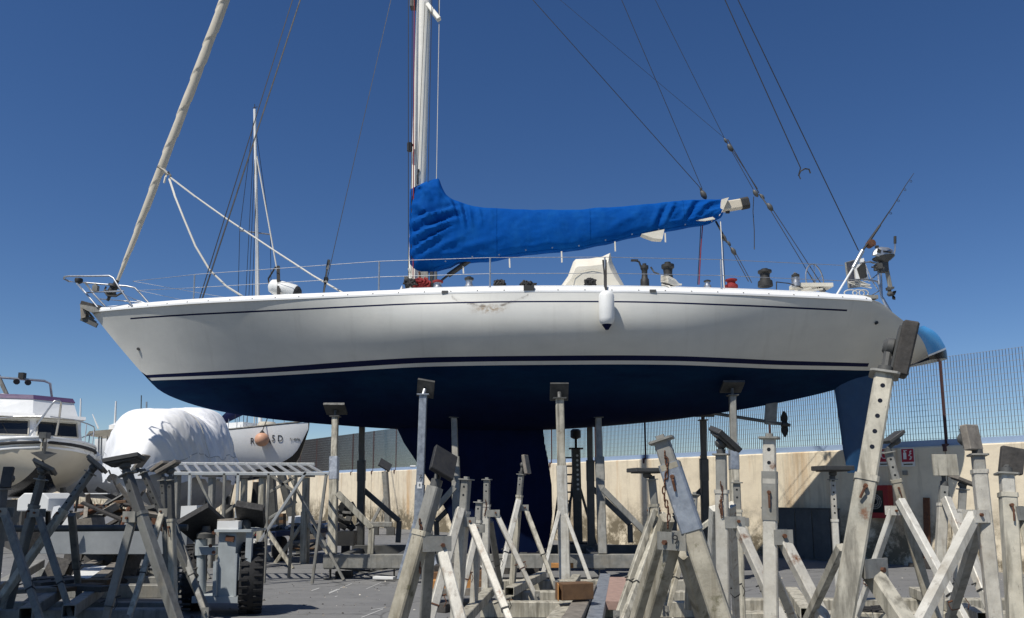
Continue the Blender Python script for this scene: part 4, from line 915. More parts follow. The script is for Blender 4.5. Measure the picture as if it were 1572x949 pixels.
# ------------------------------------------------------------------ prop stands
def pad_part(root, c, size, rot, m, plate=True, pm='steel_dark', bolts=False):
    E3 = Euler([R(a) for a in rot]).to_matrix(); n = E3 @ Vector((0, 0, 1))
    o = MB().box(c, size, E3).build('pad', m, root)
    bv = o.modifiers.new('edge', 'BEVEL'); bv.width = min(size)*.12; bv.segments = 1
    if plate: MB().box(Vector(c) - n*(size[2]/2 + .007), (size[0]*.78, size[1]*.78, .012), E3).build('back_plate', pm, o)
    return n
SW = .68; VARI = ['steel_cream', 'steel_pale', 'steel_mossy', 'steel_cream', 'steel_pale']; stand_no = [0]
def stand(label, top, low, zf, wo=.15, wi=.125, inner=.3, roll=20, mo_='steel_cream', mi='steel_grey', legs=(), pad=None, holes=0, cap=True, pin=True, chain=False, sleeve=None, name='prop_stand'):
    wo *= SW; wi *= SW; stand_no[0] += 1; vr = VARI[(stand_no[0]*2) % 5]; sw_ = lambda m: vr if m == 'steel_cream' else m
    mo_ = sw_(mo_); mi = VARI[(stand_no[0]*2 + 3) % 5] if mi == 'steel_cream' else mi
    t_ = W(*top); l_ = W(*low); f_ = to_z(t_, l_, zf); d = (t_ - f_).normalized(); n = (t_ - f_).length
    root = thing(name, label, 'prop stand', f_, 'adjustable boat props standing in the yard')
    s_ = f_ + d*(n - inner)
    op = MB().bar(f_, s_, wo, None, roll, .1).build('outer_tube', mo_, root)
    q = MB(); q.bar(s_ - d*.02, s_ + d*.012, wo + .012, None, roll, .1); q.build('collar', mo_, op)
    ip = MB().bar(s_ - d*.05, t_, wi, None, roll, .1).build('inner_tube', mi, root)
    if sleeve:
        MB().bar(f_ + d*(n - sleeve[0]), f_ + d*(n - sleeve[1]), wo + .01, None, roll, .08).build('sleeve', sleeve[2], root)
    u, v = MB().frame(d, R(roll))
    fr = v if v.y < 0 else -v
    if abs((u if u.y < 0 else -u).y) > abs(fr.y): fr = u if u.y < 0 else -u
    for i in range(holes):
        p = t_ - d*(.07 + i*.085)
        MB().cyl(p + fr*(wi/2 - .02), p + fr*(wi/2 + .0015), .015 if wi > .1 else .012, 10).build('pin_hole', 'black_gloss', ip)
    if cap:
        q = MB(); q.bar(t_, t_ + d*.012, wi + .05, None, roll, .1); q.bar(t_ + d*.012, t_ + d*.035, wi*.55, None, roll, .1); q.build('cap_plate', 'steel_grey', ip)
    if pin and stand_no[0] % 4 != 1:
        pk = .6 + .5*((stand_no[0]*37) % 10)/10
        p = s_ - d*(.02 + .06*pk) + fr*(wo/2); q = MB(); q.cyl(p - fr*.01, p + fr*.03, .012, 8); q.tube([p + fr*.025, p + fr*.03 - d*.03*pk + d.cross(fr)*.02*(pk - .8), p + fr*.018 - d*.11*pk + d.cross(fr)*.06*(pk - .85)], .007, 6); q.build('locking_pin', 'rusty', root, 50)
    if chain:
        p = s_ + d*.06 + fr*(wo/2 + .012); q = MB(); k = 0
        side = d.cross(fr)
        while k < chain:
            c0 = p - Vector((0, 0, .037*k)) + side * .012*math.sin(k*.9); a_ = side if k % 2 else fr
            q.tube([c0 + a_*.008*math.cos(w_) + Vector((0, 0, .022*math.sin(w_))) for w_ in np.linspace(0, 6.28, 9)[:-1]], .004, 4, 0, True); k += 1
        q.build('chain', 'rusty', root)
    for lg in legs:
        a, b, z, w, bracket = lg[:5]; w *= SW; lm = (VARI[(stand_no[0] + len(legs) + int(a[0])) % 5] if lg[5] == 'steel_cream' else lg[5]) if len(lg) > 5 else mo_
        A = W(*a); B = W(*b); B = to_z(A, B, z) if z is not None else B; dd = (B - A).normalized()
        rl = lg[6] if len(lg) > 6 else 15; cut = .58 + .1*((int(a[0])*7) % 10)/10; lo = MB().bar(A, lerp(A, B, cut), w, None, rl, .1).build('leg', lm, root)
        MB().bar(lerp(A, B, cut - .03), B, w*.84, None, rl, .1, 0, False, True).build('leg_extension', lm, lo)
        pm_ = lerp(A, B, cut - .05); q = MB(); q.bar(lerp(A, B, cut - .004), lerp(A, B, cut + .004), w*1.05, None, rl, .1); q.cyl(pm_ + Vector((-w*1.1, -.02, -.02)), pm_ + Vector((w*1.1, .02, .03)), .008, 6); q.tube([pm_ + Vector((w*.9, -.03, .02)), pm_ + Vector((w*1.2, -.05, -.03)), pm_ + Vector((w*.9, -.06, -.08))], .004, 4); q.build('leg_pin', 'rusty' if int(a[0]) % 2 else 'steel_black', lo)
        if bracket:
            # cheek plates from the main tube to the leg
            k = (A - f_).dot(d); on = f_ + d*k; mid = (on + A)/2 - Vector((0, 0, .01)); wd = max(.11, (on - A).length + .05)
            right = (A - on); right.z = 0; right = right.normalized() if right.length > .01 else Vector((1, 0, 0))
            nrm = right.cross(Vector((0, 0, 1))); nrm = nrm if nrm.y < 0 else -nrm
            RM = Matrix((right, -nrm, right.cross(-nrm))).transposed()
            for sg in (-1, 1):
                q = MB(); q.box(mid + nrm*sg*(wo/2 + .012) + right*.03, (wd, .01, .095), RM); pl = q.build('bracket', 'steel_grey' if lm != 'steel_white' else lm, root)
                q = MB(); q.cyl(A + nrm*sg*(wo/2 + .006), A + nrm*sg*(wo/2 + .034), .014, 6); q.build('bolt', 'rusty', pl)
        q = MB(); q.box(B + Vector((0, -w/2 - .008, .05)), (w*1.05, .014, .12)); q.cyl(B + Vector((0, -w/2 - .012, .06)), B + Vector((0, -w/2 - .04, .06)), .017, 6); q.build('foot_plate', 'steel_grey' if lm != 'steel_white' else lm, lo)
    if pad:
        c = W(*pad['c']); n_ = pad_part(root, c, pad['s'], pad['r'], pad.get('m', 'plate_dark'), pad.get('plate', True))
        q = MB(); e = c - n_*(pad['s'][2]/2 + .04); q.cyl(t_ - d*.02, t_ + d*.05, .038, 10); q.cyl(t_ + d*.04, e, .022, 8); q.lathe(e - n_*.03, n_, [(.03, 0), (.05, .02), (.05, .05), (.03, .07)], 10)
        q.build('swivel', 'steel_dark' if pad.get('sw') is None else pad['sw'], root, 40)
    return root
B1 = .2
stand('leaning cream prop with large tilted black pad, leftmost of the centre group', (668, 748, 5.0), (611, 949, 4.9), .05, .14, .125, .3, 28, legs=(((660, 830, 5.15), (652, 949, 5.5), .05, .105, False, 'steel_grey'), ((676, 836, 5.0), (706, 949, 4.75), .05, .1, True, 'steel_cream')),
      pad=dict(c=(681, 711, 5.0), s=(.17, .22, .035), r=(52, 28, 25), m='rubber'), cap=False, chain=9)
stand('capless cream prop with two pin holes, just right of leaning black pad prop', (716, 737, 8.0), (702, 921, 8.0), B1, .145, .125, .33, 25, legs=(((707, 782, 7.95), (664, 938, 7.4), B1*.6, .125, False), ((722, 800, 8.0), (781, 949, 7.3), .05, .105, True)), holes=2, pin=False)
stand('upright cream prop without pad in front of the keel, chain hanging at its head', (747.5, 737, 10.8), (745, 907, 10.8), B1, .135, .12, .35, 12, legs=(((752, 800, 10.9), (766, 885, 11.5), B1, .12, False, 'steel_grey'), ((761, 787, 10.8), (822, 915, 10.5), B1, .1, True)), holes=2, chain=6, pin=False)
stand('cream prop with small upright plate pad in front of the keel', (800, 729, 12.2), (788, 878, 12.2), B1, .13, .115, .33, 20, legs=(((796, 768, 12.1), (772, 868, 11.7), B1, .115, False, 'steel_white'), ((806, 779, 12.2), (847, 887, 11.8), B1, .1, True)), holes=2, pad=dict(c=(808, 713, 12.2), s=(.2, .3, .05), r=(80, 0, 70), m='wood_grey'))
# tall white tripod prop holding the yacht
t3 = W(859, 612, 14.1); f3 = Vector((W(867, 886, 14.1).x, 14.1, .08))
tp = thing('tripod_prop', 'tall pale tripod prop carrying a square pad under the middle of the hull', 'prop stand', f3)
MB().bar(f3, lerp(f3, t3, .34), .2, None, 0, .08).build('lower_tube', 'steel_white', tp); MB().bar(lerp(f3, t3, .33), lerp(f3, t3, .62), .185, None, 0, .08).build('middle_tube', 'steel_white', tp); MB().bar(lerp(f3, t3, .6), t3, .15, None, 0, .08).build('inner_tube', 'steel_cream', tp)
for px, py, Yl in ((830, 886, 13.6), (906, 886, 13.7), (862, 870, 15.0)): MB().bar(W(862, 772, 14.1), Vector((W(px, py, Yl).x, Yl, .08)), .07).build('leg', 'steel_white', tp)
pd = MB().box(t3 + Vector((0, .1, .14)), (.34, .36, .05), (-55, 0, 0)).build('pad', 'plate_dark', tp); q = MB(); q.cyl(t3, t3 + Vector((0, .06, .12)), .04, 8); q.box(t3, (.24, .24, .025)); q.build('screw_jack', 'steel_dark', pd)
# galvanised prop with the figure 7
t4 = W(650, 606, 14.2); f4 = Vector((W(640, 880, 14.2).x, 14.2, .08))
gp = thing('galvanised_prop', 'bright galvanised square prop numbered 7 under the forward hull', 'prop stand', f4)
MB().bar(f4, lerp(f4, t4, .5), .17, None, 0, .08).build('lower_tube', 'galvanised', gp); MB().bar(lerp(f4, t4, .48), t4, .14, None, 0, .08).build('inner_tube', 'galvanised', gp)
for px, py, Yl in ((612, 880, 14.0), (676, 880, 13.8), (645, 870, 15.0)): MB().bar(lerp(f4, t4, .38), Vector((W(px, py, Yl).x, Yl, .08)), .07).build('leg', 'galvanised', gp)
pd = MB().box(t4 + Vector((.03, .1, .13)), (.32, .38, .05), (-48, 10, 0)).build('pad', 'plate_dark', gp); q = MB(); q.cyl(t4, t4 + Vector((.02, .06, .11)), .035, 8); q.box(t4, (.22, .2, .02)); q.build('screw_jack', 'stainless', pd)
text_mesh('number', '7', 'steel_black', face_mtx(W(646, 733, 14.2) + Vector((0, -.092, 0)), (1, 0, 0), (0, 0, 1)), .12, gp)
lb = MB().box(W(645, 745, 14.2) + Vector((0, -.09, 0)), (.085, .006, .12)).build('label_plate', 'sign_white', gp); text_mesh('number', '8', 'steel_black', face_mtx(W(645, 745, 14.2) + Vector((0, -.095, 0)), (1, 0, 0), (0, 0, 1)), .07, lb)
MB().cyl(W(638, 716, 14.2), W(634, 716, 14.2) + Vector((-.05, 0, 0)), .018, 8).build('locking_pin', 'stainless', gp)
# hydraulic prop behind the keel, the hull's shade put into its dark steel, ladder next to it
t5 = W(884, 690, 18.6); f5 = Vector((W(888, 832, 18.6).x, 18.6, .1))
hp = thing('hydraulic_prop', 'dark heavy prop with a line of holes standing beyond the keel', 'prop stand', f5)
MB().bar(f5, t5, .2, None, 0, .1).build('outer_tube', 'steel_dark', hp)
for i in range(8):
    p = lerp(t5, f5, .06 + i*.045); MB().cyl(p + Vector((.02, -.095, 0)), p + Vector((.02, -.104, 0)), .03, 8).build('pin_hole', 'sign_white', hp)
q = MB(); q.cyl(t5, t5 + Vector((0, 0, .25)), .035, 8); q.box(t5 + Vector((0, 0, .02)), (.34, .3, .03)); q.lathe(t5 + Vector((0, 0, .25)), (0, 0, 1), [(.05, 0), (.13, .04), (.13, .2), (.08, .24)], 12); q.build('screw_head', 'steel_black', hp, 40)
q = MB(); q.prism([f5 + Vector((-.55, -.25, 0)), f5 + Vector((.55, -.25, 0)), f5 + Vector((.3, -.25, .35)), f5 + Vector((-.3, -.25, .35))], (0, .5, 0)); q.build('base', 'steel_black', hp)
for sx in (-.5, .5): MB().bar(lerp(f5, t5, .75), f5 + Vector((sx, .2, .05)), .06).build('leg', 'steel_dark', hp)
ld = thing('short_ladder', 'dark narrow ladder leaning behind the pale tripod prop', 'ladder', W(868, 825, 18.2))
la, lb_ = W(848, 826, 18.2), W(872, 826, 18.2); ta, tb = W(866, 690, 19.2), W(882, 690, 19.2)
for a, c in ((la, ta), (lb_, tb)): MB().bar(a, c, .04, .07).build('rail', 'steel_dark', ld)
for i in range(1, 10): MB().cyl(lerp(la, ta, i/10), lerp(lb_, tb, i/10), .022, 6).build('rung', 'steel_dark', ld)
# centre right group
stand('slim prop with flat wide pad, behind the big leaning sleeve prop', (1001, 737, 9.4), (1016, 890, 9.4), B1, .14, .125, .3, 20, legs=(((1004, 784, 9.3), (968, 888, 9.0), B1, .105, True), ((1018, 790, 9.4), (972, 912, 8.6), B1, .12, False)), pad=dict(c=(993, 722, 9.4), s=(.4, .34, .05), r=(0, 0, 12)), mi='steel_grey', pin=True)
big_i = stand('big prop leaning right with bluish galvanised sleeve and a long chain', (1016, 678, 4.2), (1108, 949, 4.1), .05, .15, .125, .14, 18, legs=(((1034, 832, 4.25), (1000, 949, 4.5), .05, .105, True), ((1024, 795, 4.6), (978, 949, 5.1), .05, .11, False), ((1050, 850, 4.5), (1078, 949, 4.9), .05, .1, False)),
      sleeve=(.5, .125, 'galvanised'), chain=11, pin=True)
text_mesh('number', '9', 'steel_black', face_mtx(W(1037, 829, 4.125), (1, 0, .15), (0, 0, 1)), .07, big_i)
stand('cream prop with tilted dark plate pad, a red chain on its face', (1107, 699, 6.5), (1111, 930, 6.5), B1*.5, .15, .125, .3, 22, legs=(((1130, 800, 6.5), (1178, 905, 6.2), .05, .11, True), ((1098, 780, 6.6), (1092, 910, 7.1), .1, .12, False, 'steel_white'), ((1122, 775, 6.8), (1128, 900, 7.6), .1, .1, False)), pad=dict(c=(1113, 674, 6.5), s=(.26, .22, .045), r=(18, 38, 20)), chain=8)
stand('tall upright cream prop without pad, pin holes at its head, left of leaning giant', (1181, 674, 5.0), (1184, 949, 5.0), .05, .125, .115, .27, 24, legs=(((1199, 822, 5.0), (1264, 949, 4.75), .05, .1, True), ((1188, 880, 5.2), (1222, 960, 5.7), .05, .08, False)), holes=2, sleeve=(.52, .21, 'steel_grey'), mi='steel_cream')
stand('thin far prop with a level dark pad in front of the corrugated bay', (1278, 737, 9.8), (1286, 880, 9.8), .05, .11, .095, .5, 12, holes=5, pad=dict(c=(1278, 719, 9.8), s=(.4, .34, .06), r=(0, 0, 8)), mo_='steel_white', mi='steel_cream', pin=False)
stand('largest leaning prop, thick cream tube with five holes and charred timber pad', (1357, 577, 4.1), (1293, 949, 4.0), .05, .158, .142, .57, 22, legs=(((1334, 873, 4.1), (1392, 960, 3.85), .05, .125, True), ((1292, 840, 4.35), (1236, 960, 4.9), .05, .07, False)), holes=5,
      pad=dict(c=(1389, 537, 4.12), s=(.30, .15, .08), r=(0, 105, -22), m='wood_dark', plate=True), mi='steel_cream')
stand('cream prop with small tilted pad right of the leaning giant', (1364, 695, 8.2), (1385, 772, 8.2), B1, .14, .115, .3, 20, legs=(((1382, 768, 8.1), (1448, 890, 7.6), B1*.5, .115, False, 'steel_white'), ((1371, 784, 8.2), (1344, 862, 8.4), B1, .1, True, 'steel_white')), holes=3, pad=dict(c=(1371, 671, 8.2), s=(.2, .2, .035), r=(0, -35, 0)))
stand('cream prop with bare square steel plate facing the camera', (1449, 746, 8.4), (1442, 880, 8.4), B1, .14, .12, .2, 12, legs=(((1452, 765, 8.3), (1508, 905, 7.8), B1*.5, .12, False),), holes=3, cap=False, pad=dict(c=(1451, 714, 8.35), s=(.27, .23, .02), r=(86, 0, 0), m='steel_cream', plate=False), pin=False)
stand('tall cream prop with upright scorched timber pad, second from the right edge', (1501, 700, 6.0), (1527, 949, 5.9), .05, .14, .12, .12, 16, legs=(((1496, 790, 5.95), (1412, 955, 5.5), .05, .11, True, 'steel_white'), ((1505, 800, 6.2), (1474, 900, 7.0), .1, .11, False, 'steel_grey')), pad=dict(c=(1491, 672, 6.0), s=(.15, .2, .06), r=(82, 0, 24), m='wood_grey'))
stand('rust stained prop with slanting dark timber pad at the right edge', (1545, 729, 5.5), (1559, 949, 5.4), .05, .14, .12, .14, 14, legs=(((1572, 787, 5.5), (1600, 900, 5.2), .05, .11, True),), mi='steel_cream', pad=dict(c=(1553, 707, 5.55), s=(.15, .19, .05), r=(84, 12, -12), m='wood_dark'))
# extra props further back among the right and centre groups
stand('slender cream prop standing behind the red chain prop', (1131, 742, 8.6), (1137, 905, 8.6), B1, .13, .115, .3, 18, legs=(((1138, 800, 8.6), (1168, 890, 8.3), B1, .1, True), ((1128, 800, 8.7), (1104, 900, 9.0), B1, .1, False)), holes=2)
stand('slender cream prop seen between the sleeve prop and red chain prop', (1066, 760, 9.6), (1058, 905, 9.6), B1, .13, .115, .25, 18, legs=(((1062, 800, 9.6), (1034, 900, 9.3), B1, .1, True), ((1068, 800, 9.7), (1090, 905, 9.9), B1, .1, False)), holes=2)
stand('slender prop with tilted pad between bare plate prop and scorched pad prop', (1478, 752, 9.4), (1470, 900, 9.4), B1, .13, .115, .25, 18, legs=(((1481, 800, 9.4), (1506, 895, 9.2), B1, .1, True), ((1474, 805, 9.5), (1450, 900, 9.2), B1, .1, False)), pad=dict(c=(1480, 738, 9.4), s=(.28, .24, .04), r=(10, 22, 0), m='wood_grey'))
stand('slender prop behind the tall prop of the left centre group', (736, 772, 9.4), (728, 912, 9.4), B1, .12, .11, .22, 18, legs=(((733, 810, 9.4), (710, 908, 9.1), B1, .1, True),), holes=1)
# shaded left group
SW = .62
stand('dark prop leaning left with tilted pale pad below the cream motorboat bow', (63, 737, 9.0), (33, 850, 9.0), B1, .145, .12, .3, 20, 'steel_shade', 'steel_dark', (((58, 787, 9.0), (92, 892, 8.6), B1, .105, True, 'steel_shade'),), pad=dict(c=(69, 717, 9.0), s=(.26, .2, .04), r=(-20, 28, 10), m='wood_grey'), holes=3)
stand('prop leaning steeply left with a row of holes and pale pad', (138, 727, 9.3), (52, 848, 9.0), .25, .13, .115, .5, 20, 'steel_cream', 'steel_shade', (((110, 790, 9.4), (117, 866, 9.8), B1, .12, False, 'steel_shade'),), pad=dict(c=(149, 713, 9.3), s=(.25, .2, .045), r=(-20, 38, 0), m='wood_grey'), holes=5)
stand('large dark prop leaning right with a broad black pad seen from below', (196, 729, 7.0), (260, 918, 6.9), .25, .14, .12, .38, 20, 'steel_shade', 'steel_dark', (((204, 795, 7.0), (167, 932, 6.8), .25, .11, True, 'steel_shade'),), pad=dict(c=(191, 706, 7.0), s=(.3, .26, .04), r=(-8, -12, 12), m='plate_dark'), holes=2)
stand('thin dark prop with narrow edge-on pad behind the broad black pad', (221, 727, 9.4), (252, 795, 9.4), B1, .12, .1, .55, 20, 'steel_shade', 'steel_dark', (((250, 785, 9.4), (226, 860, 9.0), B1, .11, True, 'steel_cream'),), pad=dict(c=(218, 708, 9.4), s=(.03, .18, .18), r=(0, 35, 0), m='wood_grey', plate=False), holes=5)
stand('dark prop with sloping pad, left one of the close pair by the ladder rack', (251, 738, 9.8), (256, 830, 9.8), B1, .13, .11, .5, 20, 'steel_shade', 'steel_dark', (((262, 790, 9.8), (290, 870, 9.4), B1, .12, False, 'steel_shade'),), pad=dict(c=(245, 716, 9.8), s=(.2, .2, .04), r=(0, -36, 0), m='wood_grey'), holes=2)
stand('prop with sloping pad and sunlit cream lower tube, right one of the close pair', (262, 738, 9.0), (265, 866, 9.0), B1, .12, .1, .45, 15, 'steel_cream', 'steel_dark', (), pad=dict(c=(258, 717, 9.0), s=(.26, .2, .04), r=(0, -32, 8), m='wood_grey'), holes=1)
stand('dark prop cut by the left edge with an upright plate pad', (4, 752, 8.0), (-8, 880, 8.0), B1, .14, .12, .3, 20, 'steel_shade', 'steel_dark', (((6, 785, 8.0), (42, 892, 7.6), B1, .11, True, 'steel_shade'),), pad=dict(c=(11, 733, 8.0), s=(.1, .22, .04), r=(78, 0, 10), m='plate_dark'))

# ------------------------------------------------------------------ cradle bases lying in the yard
def base(label, beams, m='steel_grey', name='cradle_base'):
    P = [(Vector(a), Vector(b)) for a, b, w, h in beams]; c = sum((a + b for a, b in P), Vector())/(2*len(P))
    r_ = thing(name, label, 'cradle', (c.x, c.y, 0), 'cradle bases lying in the yard')
    for a, b, w, h in beams: MB().bar(a, b, w, h, 0, .06, 0, True, True).build('beam', m, r_)
    return r_
def HX(pa, pb, py, z, w=.2, h=.2): 
    a = G(pa, py, z); b = G(pb, py, z); return ((a.x, a.y, z - h/2), (b.x, a.y, z - h/2), w, h)
base('empty steel cradle base with three long beams in front of the yacht cradle', [HX(772, 1092, 890, .2), HX(765, 1110, 907, .2), HX(738, 1115, 923, .2, .16), ((G(752, 903, .3).x, G(752, 903, .3).y, .26), (G(706, 950, .3).x, G(706, 950, .3).y, .26), .13, .12), ((G(833, 880, .3).x, G(833, 880, .3).y, .27), (G(782, 905, .3).x, G(782, 905, .3).y, .27), .13, .12)], 'steel_cream')
base('empty steel cradle base with beams at the foot of the right props', [HX(1128, 1560, 919, .2), HX(1118, 1600, 939, .2), ((G(1405, 905, .3).x, G(1405, 905, .3).y, .27), (G(1512, 945, .3).x, G(1512, 945, .3).y, .27), .16, .13), ((G(1215, 905, .3).x, G(1215, 905, .3).y, .27), (G(1240, 938, .3).x, G(1240, 938, .3).y, .27), .16, .13)], 'steel_cream')
base('shaded steel cradle base with hollow tube ends in the left foreground', [HX(-60, 266, 934, .3, .2, .22), HX(-40, 268, 924, .25, .12, .2), HX(60, 262, 885, .2), HX(60, 262, 872, .2), HX(110, 330, 897, .2),
     ((G(44, 934, .42).x, G(44, 934, .42).y - .05, .37), (G(88, 905, .42).x, G(88, 905, .42).y, .37), .13, .13), ((G(110, 930, .42).x, G(110, 930, .42).y - .05, .37), (G(152, 900, .42).x, G(152, 900, .42).y, .37), .13, .13),
     ((G(-20, 905, .42).x, G(-20, 905, .42).y, .36), (G(62, 860, .42).x, G(62, 860, .42).y, .36), .14, .14)], 'steel_grey')
def timber(label, p0, p1, w, h, m, name='timber', cat='timber', roll=0):
    o = MB().bar(p0, p1, w, h, roll, .03).build(name, m); bv = o.modifiers.new('edge', 'BEVEL'); bv.width = .006; bv.segments = 1
    return tag(o, label, cat)
def GP(px, py, z): return G(px, py, z)
timber('short squared timber with a bright orange end across the centre base', W(858, 908, 9.2), W(905, 906, 9.35), .2, .19, 'wood_brown')
MB().bar(W(857, 908.5, 9.19), W(855.8, 908.5, 9.19), .2, .19, 0, .03).build('orange_end', 'wood_orange', bpy.data.objects['timber'])
timber('weathered split grey timber running towards the camera under the orange-ended block', GP(905, 895, .35) - Vector((0, 0, .12)), GP(868, 962, .38) - Vector((0, 0, .12)), .2, .2, 'wood_grey')
timber('worn reddish timber lying beside a galvanised channel', GP(949, 885, .3) - Vector((0, 0, .06)), GP(938, 922, .3) - Vector((0, 0, .06)), .3, .1, 'wood_pink')
timber('pale galvanised channel running towards the camera beside the reddish timber', GP(929, 880, .3) - Vector((0, 0, .07)), GP(907, 970, .3) - Vector((0, 0, .07)), .17, .13, 'galvanised', 'steel_channel', 'steel beam')
timber('short pale square tube end lying by the tripod prop', GP(885, 882, .3) - Vector((0, 0, .06)), GP(868, 905, .3) - Vector((0, 0, .06)), .13, .13, 'steel_cream', 'steel_tube', 'steel beam')
timber('long pale square tube running towards the camera left of the split timber', GP(886, 905, .3) - Vector((0, 0, .06)), GP(840, 962, .3) - Vector((0, 0, .06)), .16, .13, 'steel_cream', 'steel_tube', 'steel beam')
timber('light plank behind the tripod prop foot on the cradle', W(846, 868, 14.2), W(880, 868, 14.2), .1, .08, 'wood_orange', 'plank', 'plank')
# timber stack behind the left centre props
ts = thing('timber_stack', 'stack of brown and orange timbers under the yacht bow cradle', 'timber', G(700, 915))
for (xa, xb, py, Yt, m, h) in ((655, 742, 886, 11.6, 'wood_brown', .16), (655, 700, 898, 11.4, 'wood_orange', .14), (702, 745, 900, 11.4, 'wood_brown', .14), (650, 740, 909, 11.3, 'wood_grey', .1), (668, 735, 874, 11.7, 'wood_dark', .13)):
    MB().bar(W(xa, py, Yt), W(xb, py - 3, Yt), .32, h, 0, .03).build('timber', m, ts)
for px in (722, 711): MB().box(W(px, 897, 11.2), (.1, .03, .12)).build('end_grain', 'wood_orange', ts)
p = W(712, 866, 11.7); MB().tube([W(x, y, 11.8) for x, y in ((700, 866), (715, 865), (730, 868), (745, 873))], .025, 6).build('pipe', 'steel_white', ts)
# shaded planks on the left base
pl = thing('plank_heap', 'loose weathered planks heaped on the shaded left cradle base', 'timber', G(90, 915))
for (a, b, w, h, m) in (((8, 908), (95, 903), .26, .05, 'wood_grey'), ((52, 897), (120, 890), .3, .05, 'wood_dark'), ((85, 905), (150, 898), .3, .05, 'wood_brown'), ((130, 893), (172, 893), .25, .07, 'wood_brown'), ((55, 890), (110, 886), .3, .04, 'wood_dark'), ((100, 901), (165, 904), .2, .06, 'wood_dark')):
    p0, p1 = G(a[0], a[1], .46), G(b[0], b[1], .46); MB().bar(p0, p1, w, h, 0, .03).build('plank', m, pl)
o = MB().add([G(110, 884, .47), G(140, 888, .47), G(165, 869, .47), G(134, 868, .47)], [(0, 1, 2, 3)]).build('board', 'white_paint'); sm = o.modifiers.new('thick', 'SOLIDIFY'); sm.thickness = .03
tag(o, 'peeling white board lying across the left cradle base', 'board')
timber('narrow pale plank lying left of the peeling board', G(152, 861, .46), G(128, 872, .46), .16, .05, 'wood_grey', 'plank', 'plank'); timber('pale plank right of the peeling board', G(180, 866, .46), G(150, 889, .46), .16, .06, 'wood_grey', 'plank', 'plank')
# ------------------------------------------------------------------ boats in the background
def loft(bow, ax, stations, mats, root, name, matf=None, n=11, smooth=50):
    """hull from stations (s, half beam, z deck, z keel, p); bow = point on the ground plane under the stem"""
    ax = Vector(ax).normalized(); sd_ = Vector((ax.y, -ax.x, 0)); m = MB(); S = [st[0] for st in stations]
    fb, fd_, fk, fp_ = [pchip(S, [st[i] for st in stations]) for i in (1, 2, 3, 4)]
    N = 36; L, Rr, dk = [], [], []
    for i in range(N + 1):
        s = lerp(S[0], S[-1], (i/N)**1.3); B, zd, zk, p = fb(s), fd_(s), fk(s), fp_(s); c = bow + ax*s; l, r = [], []
        for k in range(n + 1):
            ph = k/n*math.pi/2; y = B*max(math.cos(ph), 0)**p; z = zd - (zd - zk)*math.sin(ph)**p
            l.append(c + sd_*y + Vector((0, 0, z))); r.append(c - sd_*y + Vector((0, 0, z)))
        L.append(l); Rr.append(r); dk.append([l[0], c + Vector((0, 0, zd + .04)), r[0]])
    m.grid(L, False, 0, matf); m.grid(Rr, False, 0, matf); m.grid(dk)
    m.add(L[-1] + list(reversed(Rr[-1])), [tuple(range(2*(n+1)))])
    return m.build(name, mats, root, smooth, True), (fb, fd_, fk, ax, sd_)
# cream motor cruiser, bow towards the camera
bow = W(68, 680, 20.0); bow.z = 0
ax = Vector((-2.6, 3.3, 0)).normalized(); sdv = Vector((ax.y, -ax.x, 0))
mc = thing('motor_cruiser', 'cream and white motor cruiser with plum flybridge trim, bow on at far left', 'motorboat', bow)
_, (fb, fd_, fk, _, _) = loft(bow, ax, [(0, .05, 3.05, 2.35, 1.3), (.25, .62, 3.02, 2.0, 1.25), (.8, 1.1, 2.97, 1.75, 1.2), (1.8, 1.5, 2.92, 1.6, 1.05), (3.5, 1.7, 2.85, 1.5, .9), (9, 1.65, 2.8, 1.4, .8)], ['gelcoat_cream', 'gelcoat', 'black_gloss'], mc, 'hull',
     lambda i, k: 1 if k < 2 else (2 if k >= 8 else 0))
for (dz, r, m, nm) in ((-.14, .045, 'rubber', 'rub_rail'), (-.27, .035, 'gelcoat', 'spray_rail'), (-.01, .035, 'gelcoat', 'gunwale')):
    q = MB()
    pts = [bow + ax*s + sdv*sg*(fb(s) + .01 - (.06 if dz < -.2 else 0)) + Vector((0, 0, fd_(s) + dz)) for sg, ss in ((1, np.linspace(5, .05, 22)), (-1, np.linspace(.05, 5, 22))) for s in ss]
    q.tube(pts, r, 6); q.build(nm, m, mc, 60)
def MCP(s, y, z): return bow + ax*s + sdv*y + Vector((0, 0, z))
sg = 1 if MCP(1, 1, 0).x > MCP(1, -1, 0).x else -1
q = MB()
q.prism([MCP(2.4, -1.1, 2.85), MCP(1.9, 0, 2.85), MCP(2.4, 1.1, 2.85), MCP(7, 1.35, 2.85), MCP(7, -1.35, 2.85)], (0, 0, .22)); q.build('coachroof', 'gelcoat', mc)
def wedge(s0, s1, w0, w1, z0, z1, s2=0.0, rake=.35, m='gelcoat', nm='cabin', nose=.35):
    q = MB(); lo = [MCP(s0, -w0, z0), MCP(s0 - nose, 0, z0), MCP(s0, w0, z0), MCP(s1, w0, z0), MCP(s1, -w0, z0)]; hi = [MCP(s0 + rake, -w1, z1), MCP(s0 - nose + rake, 0, z1), MCP(s0 + rake, w1, z1), MCP(s1, w1, z1), MCP(s1, -w1, z1)]
    q.add(lo + hi, [(0, 4, 3, 2, 1), (5, 6, 7, 8, 9)] + [(i, (i+1) % 5, (i+1) % 5 + 5, i + 5) for i in range(5)]); return q.build(nm, m, mc), lo, hi
_, lo, hi = wedge(2.7, 7, 1.32, 1.24, 2.95, 3.75, rake=.3)
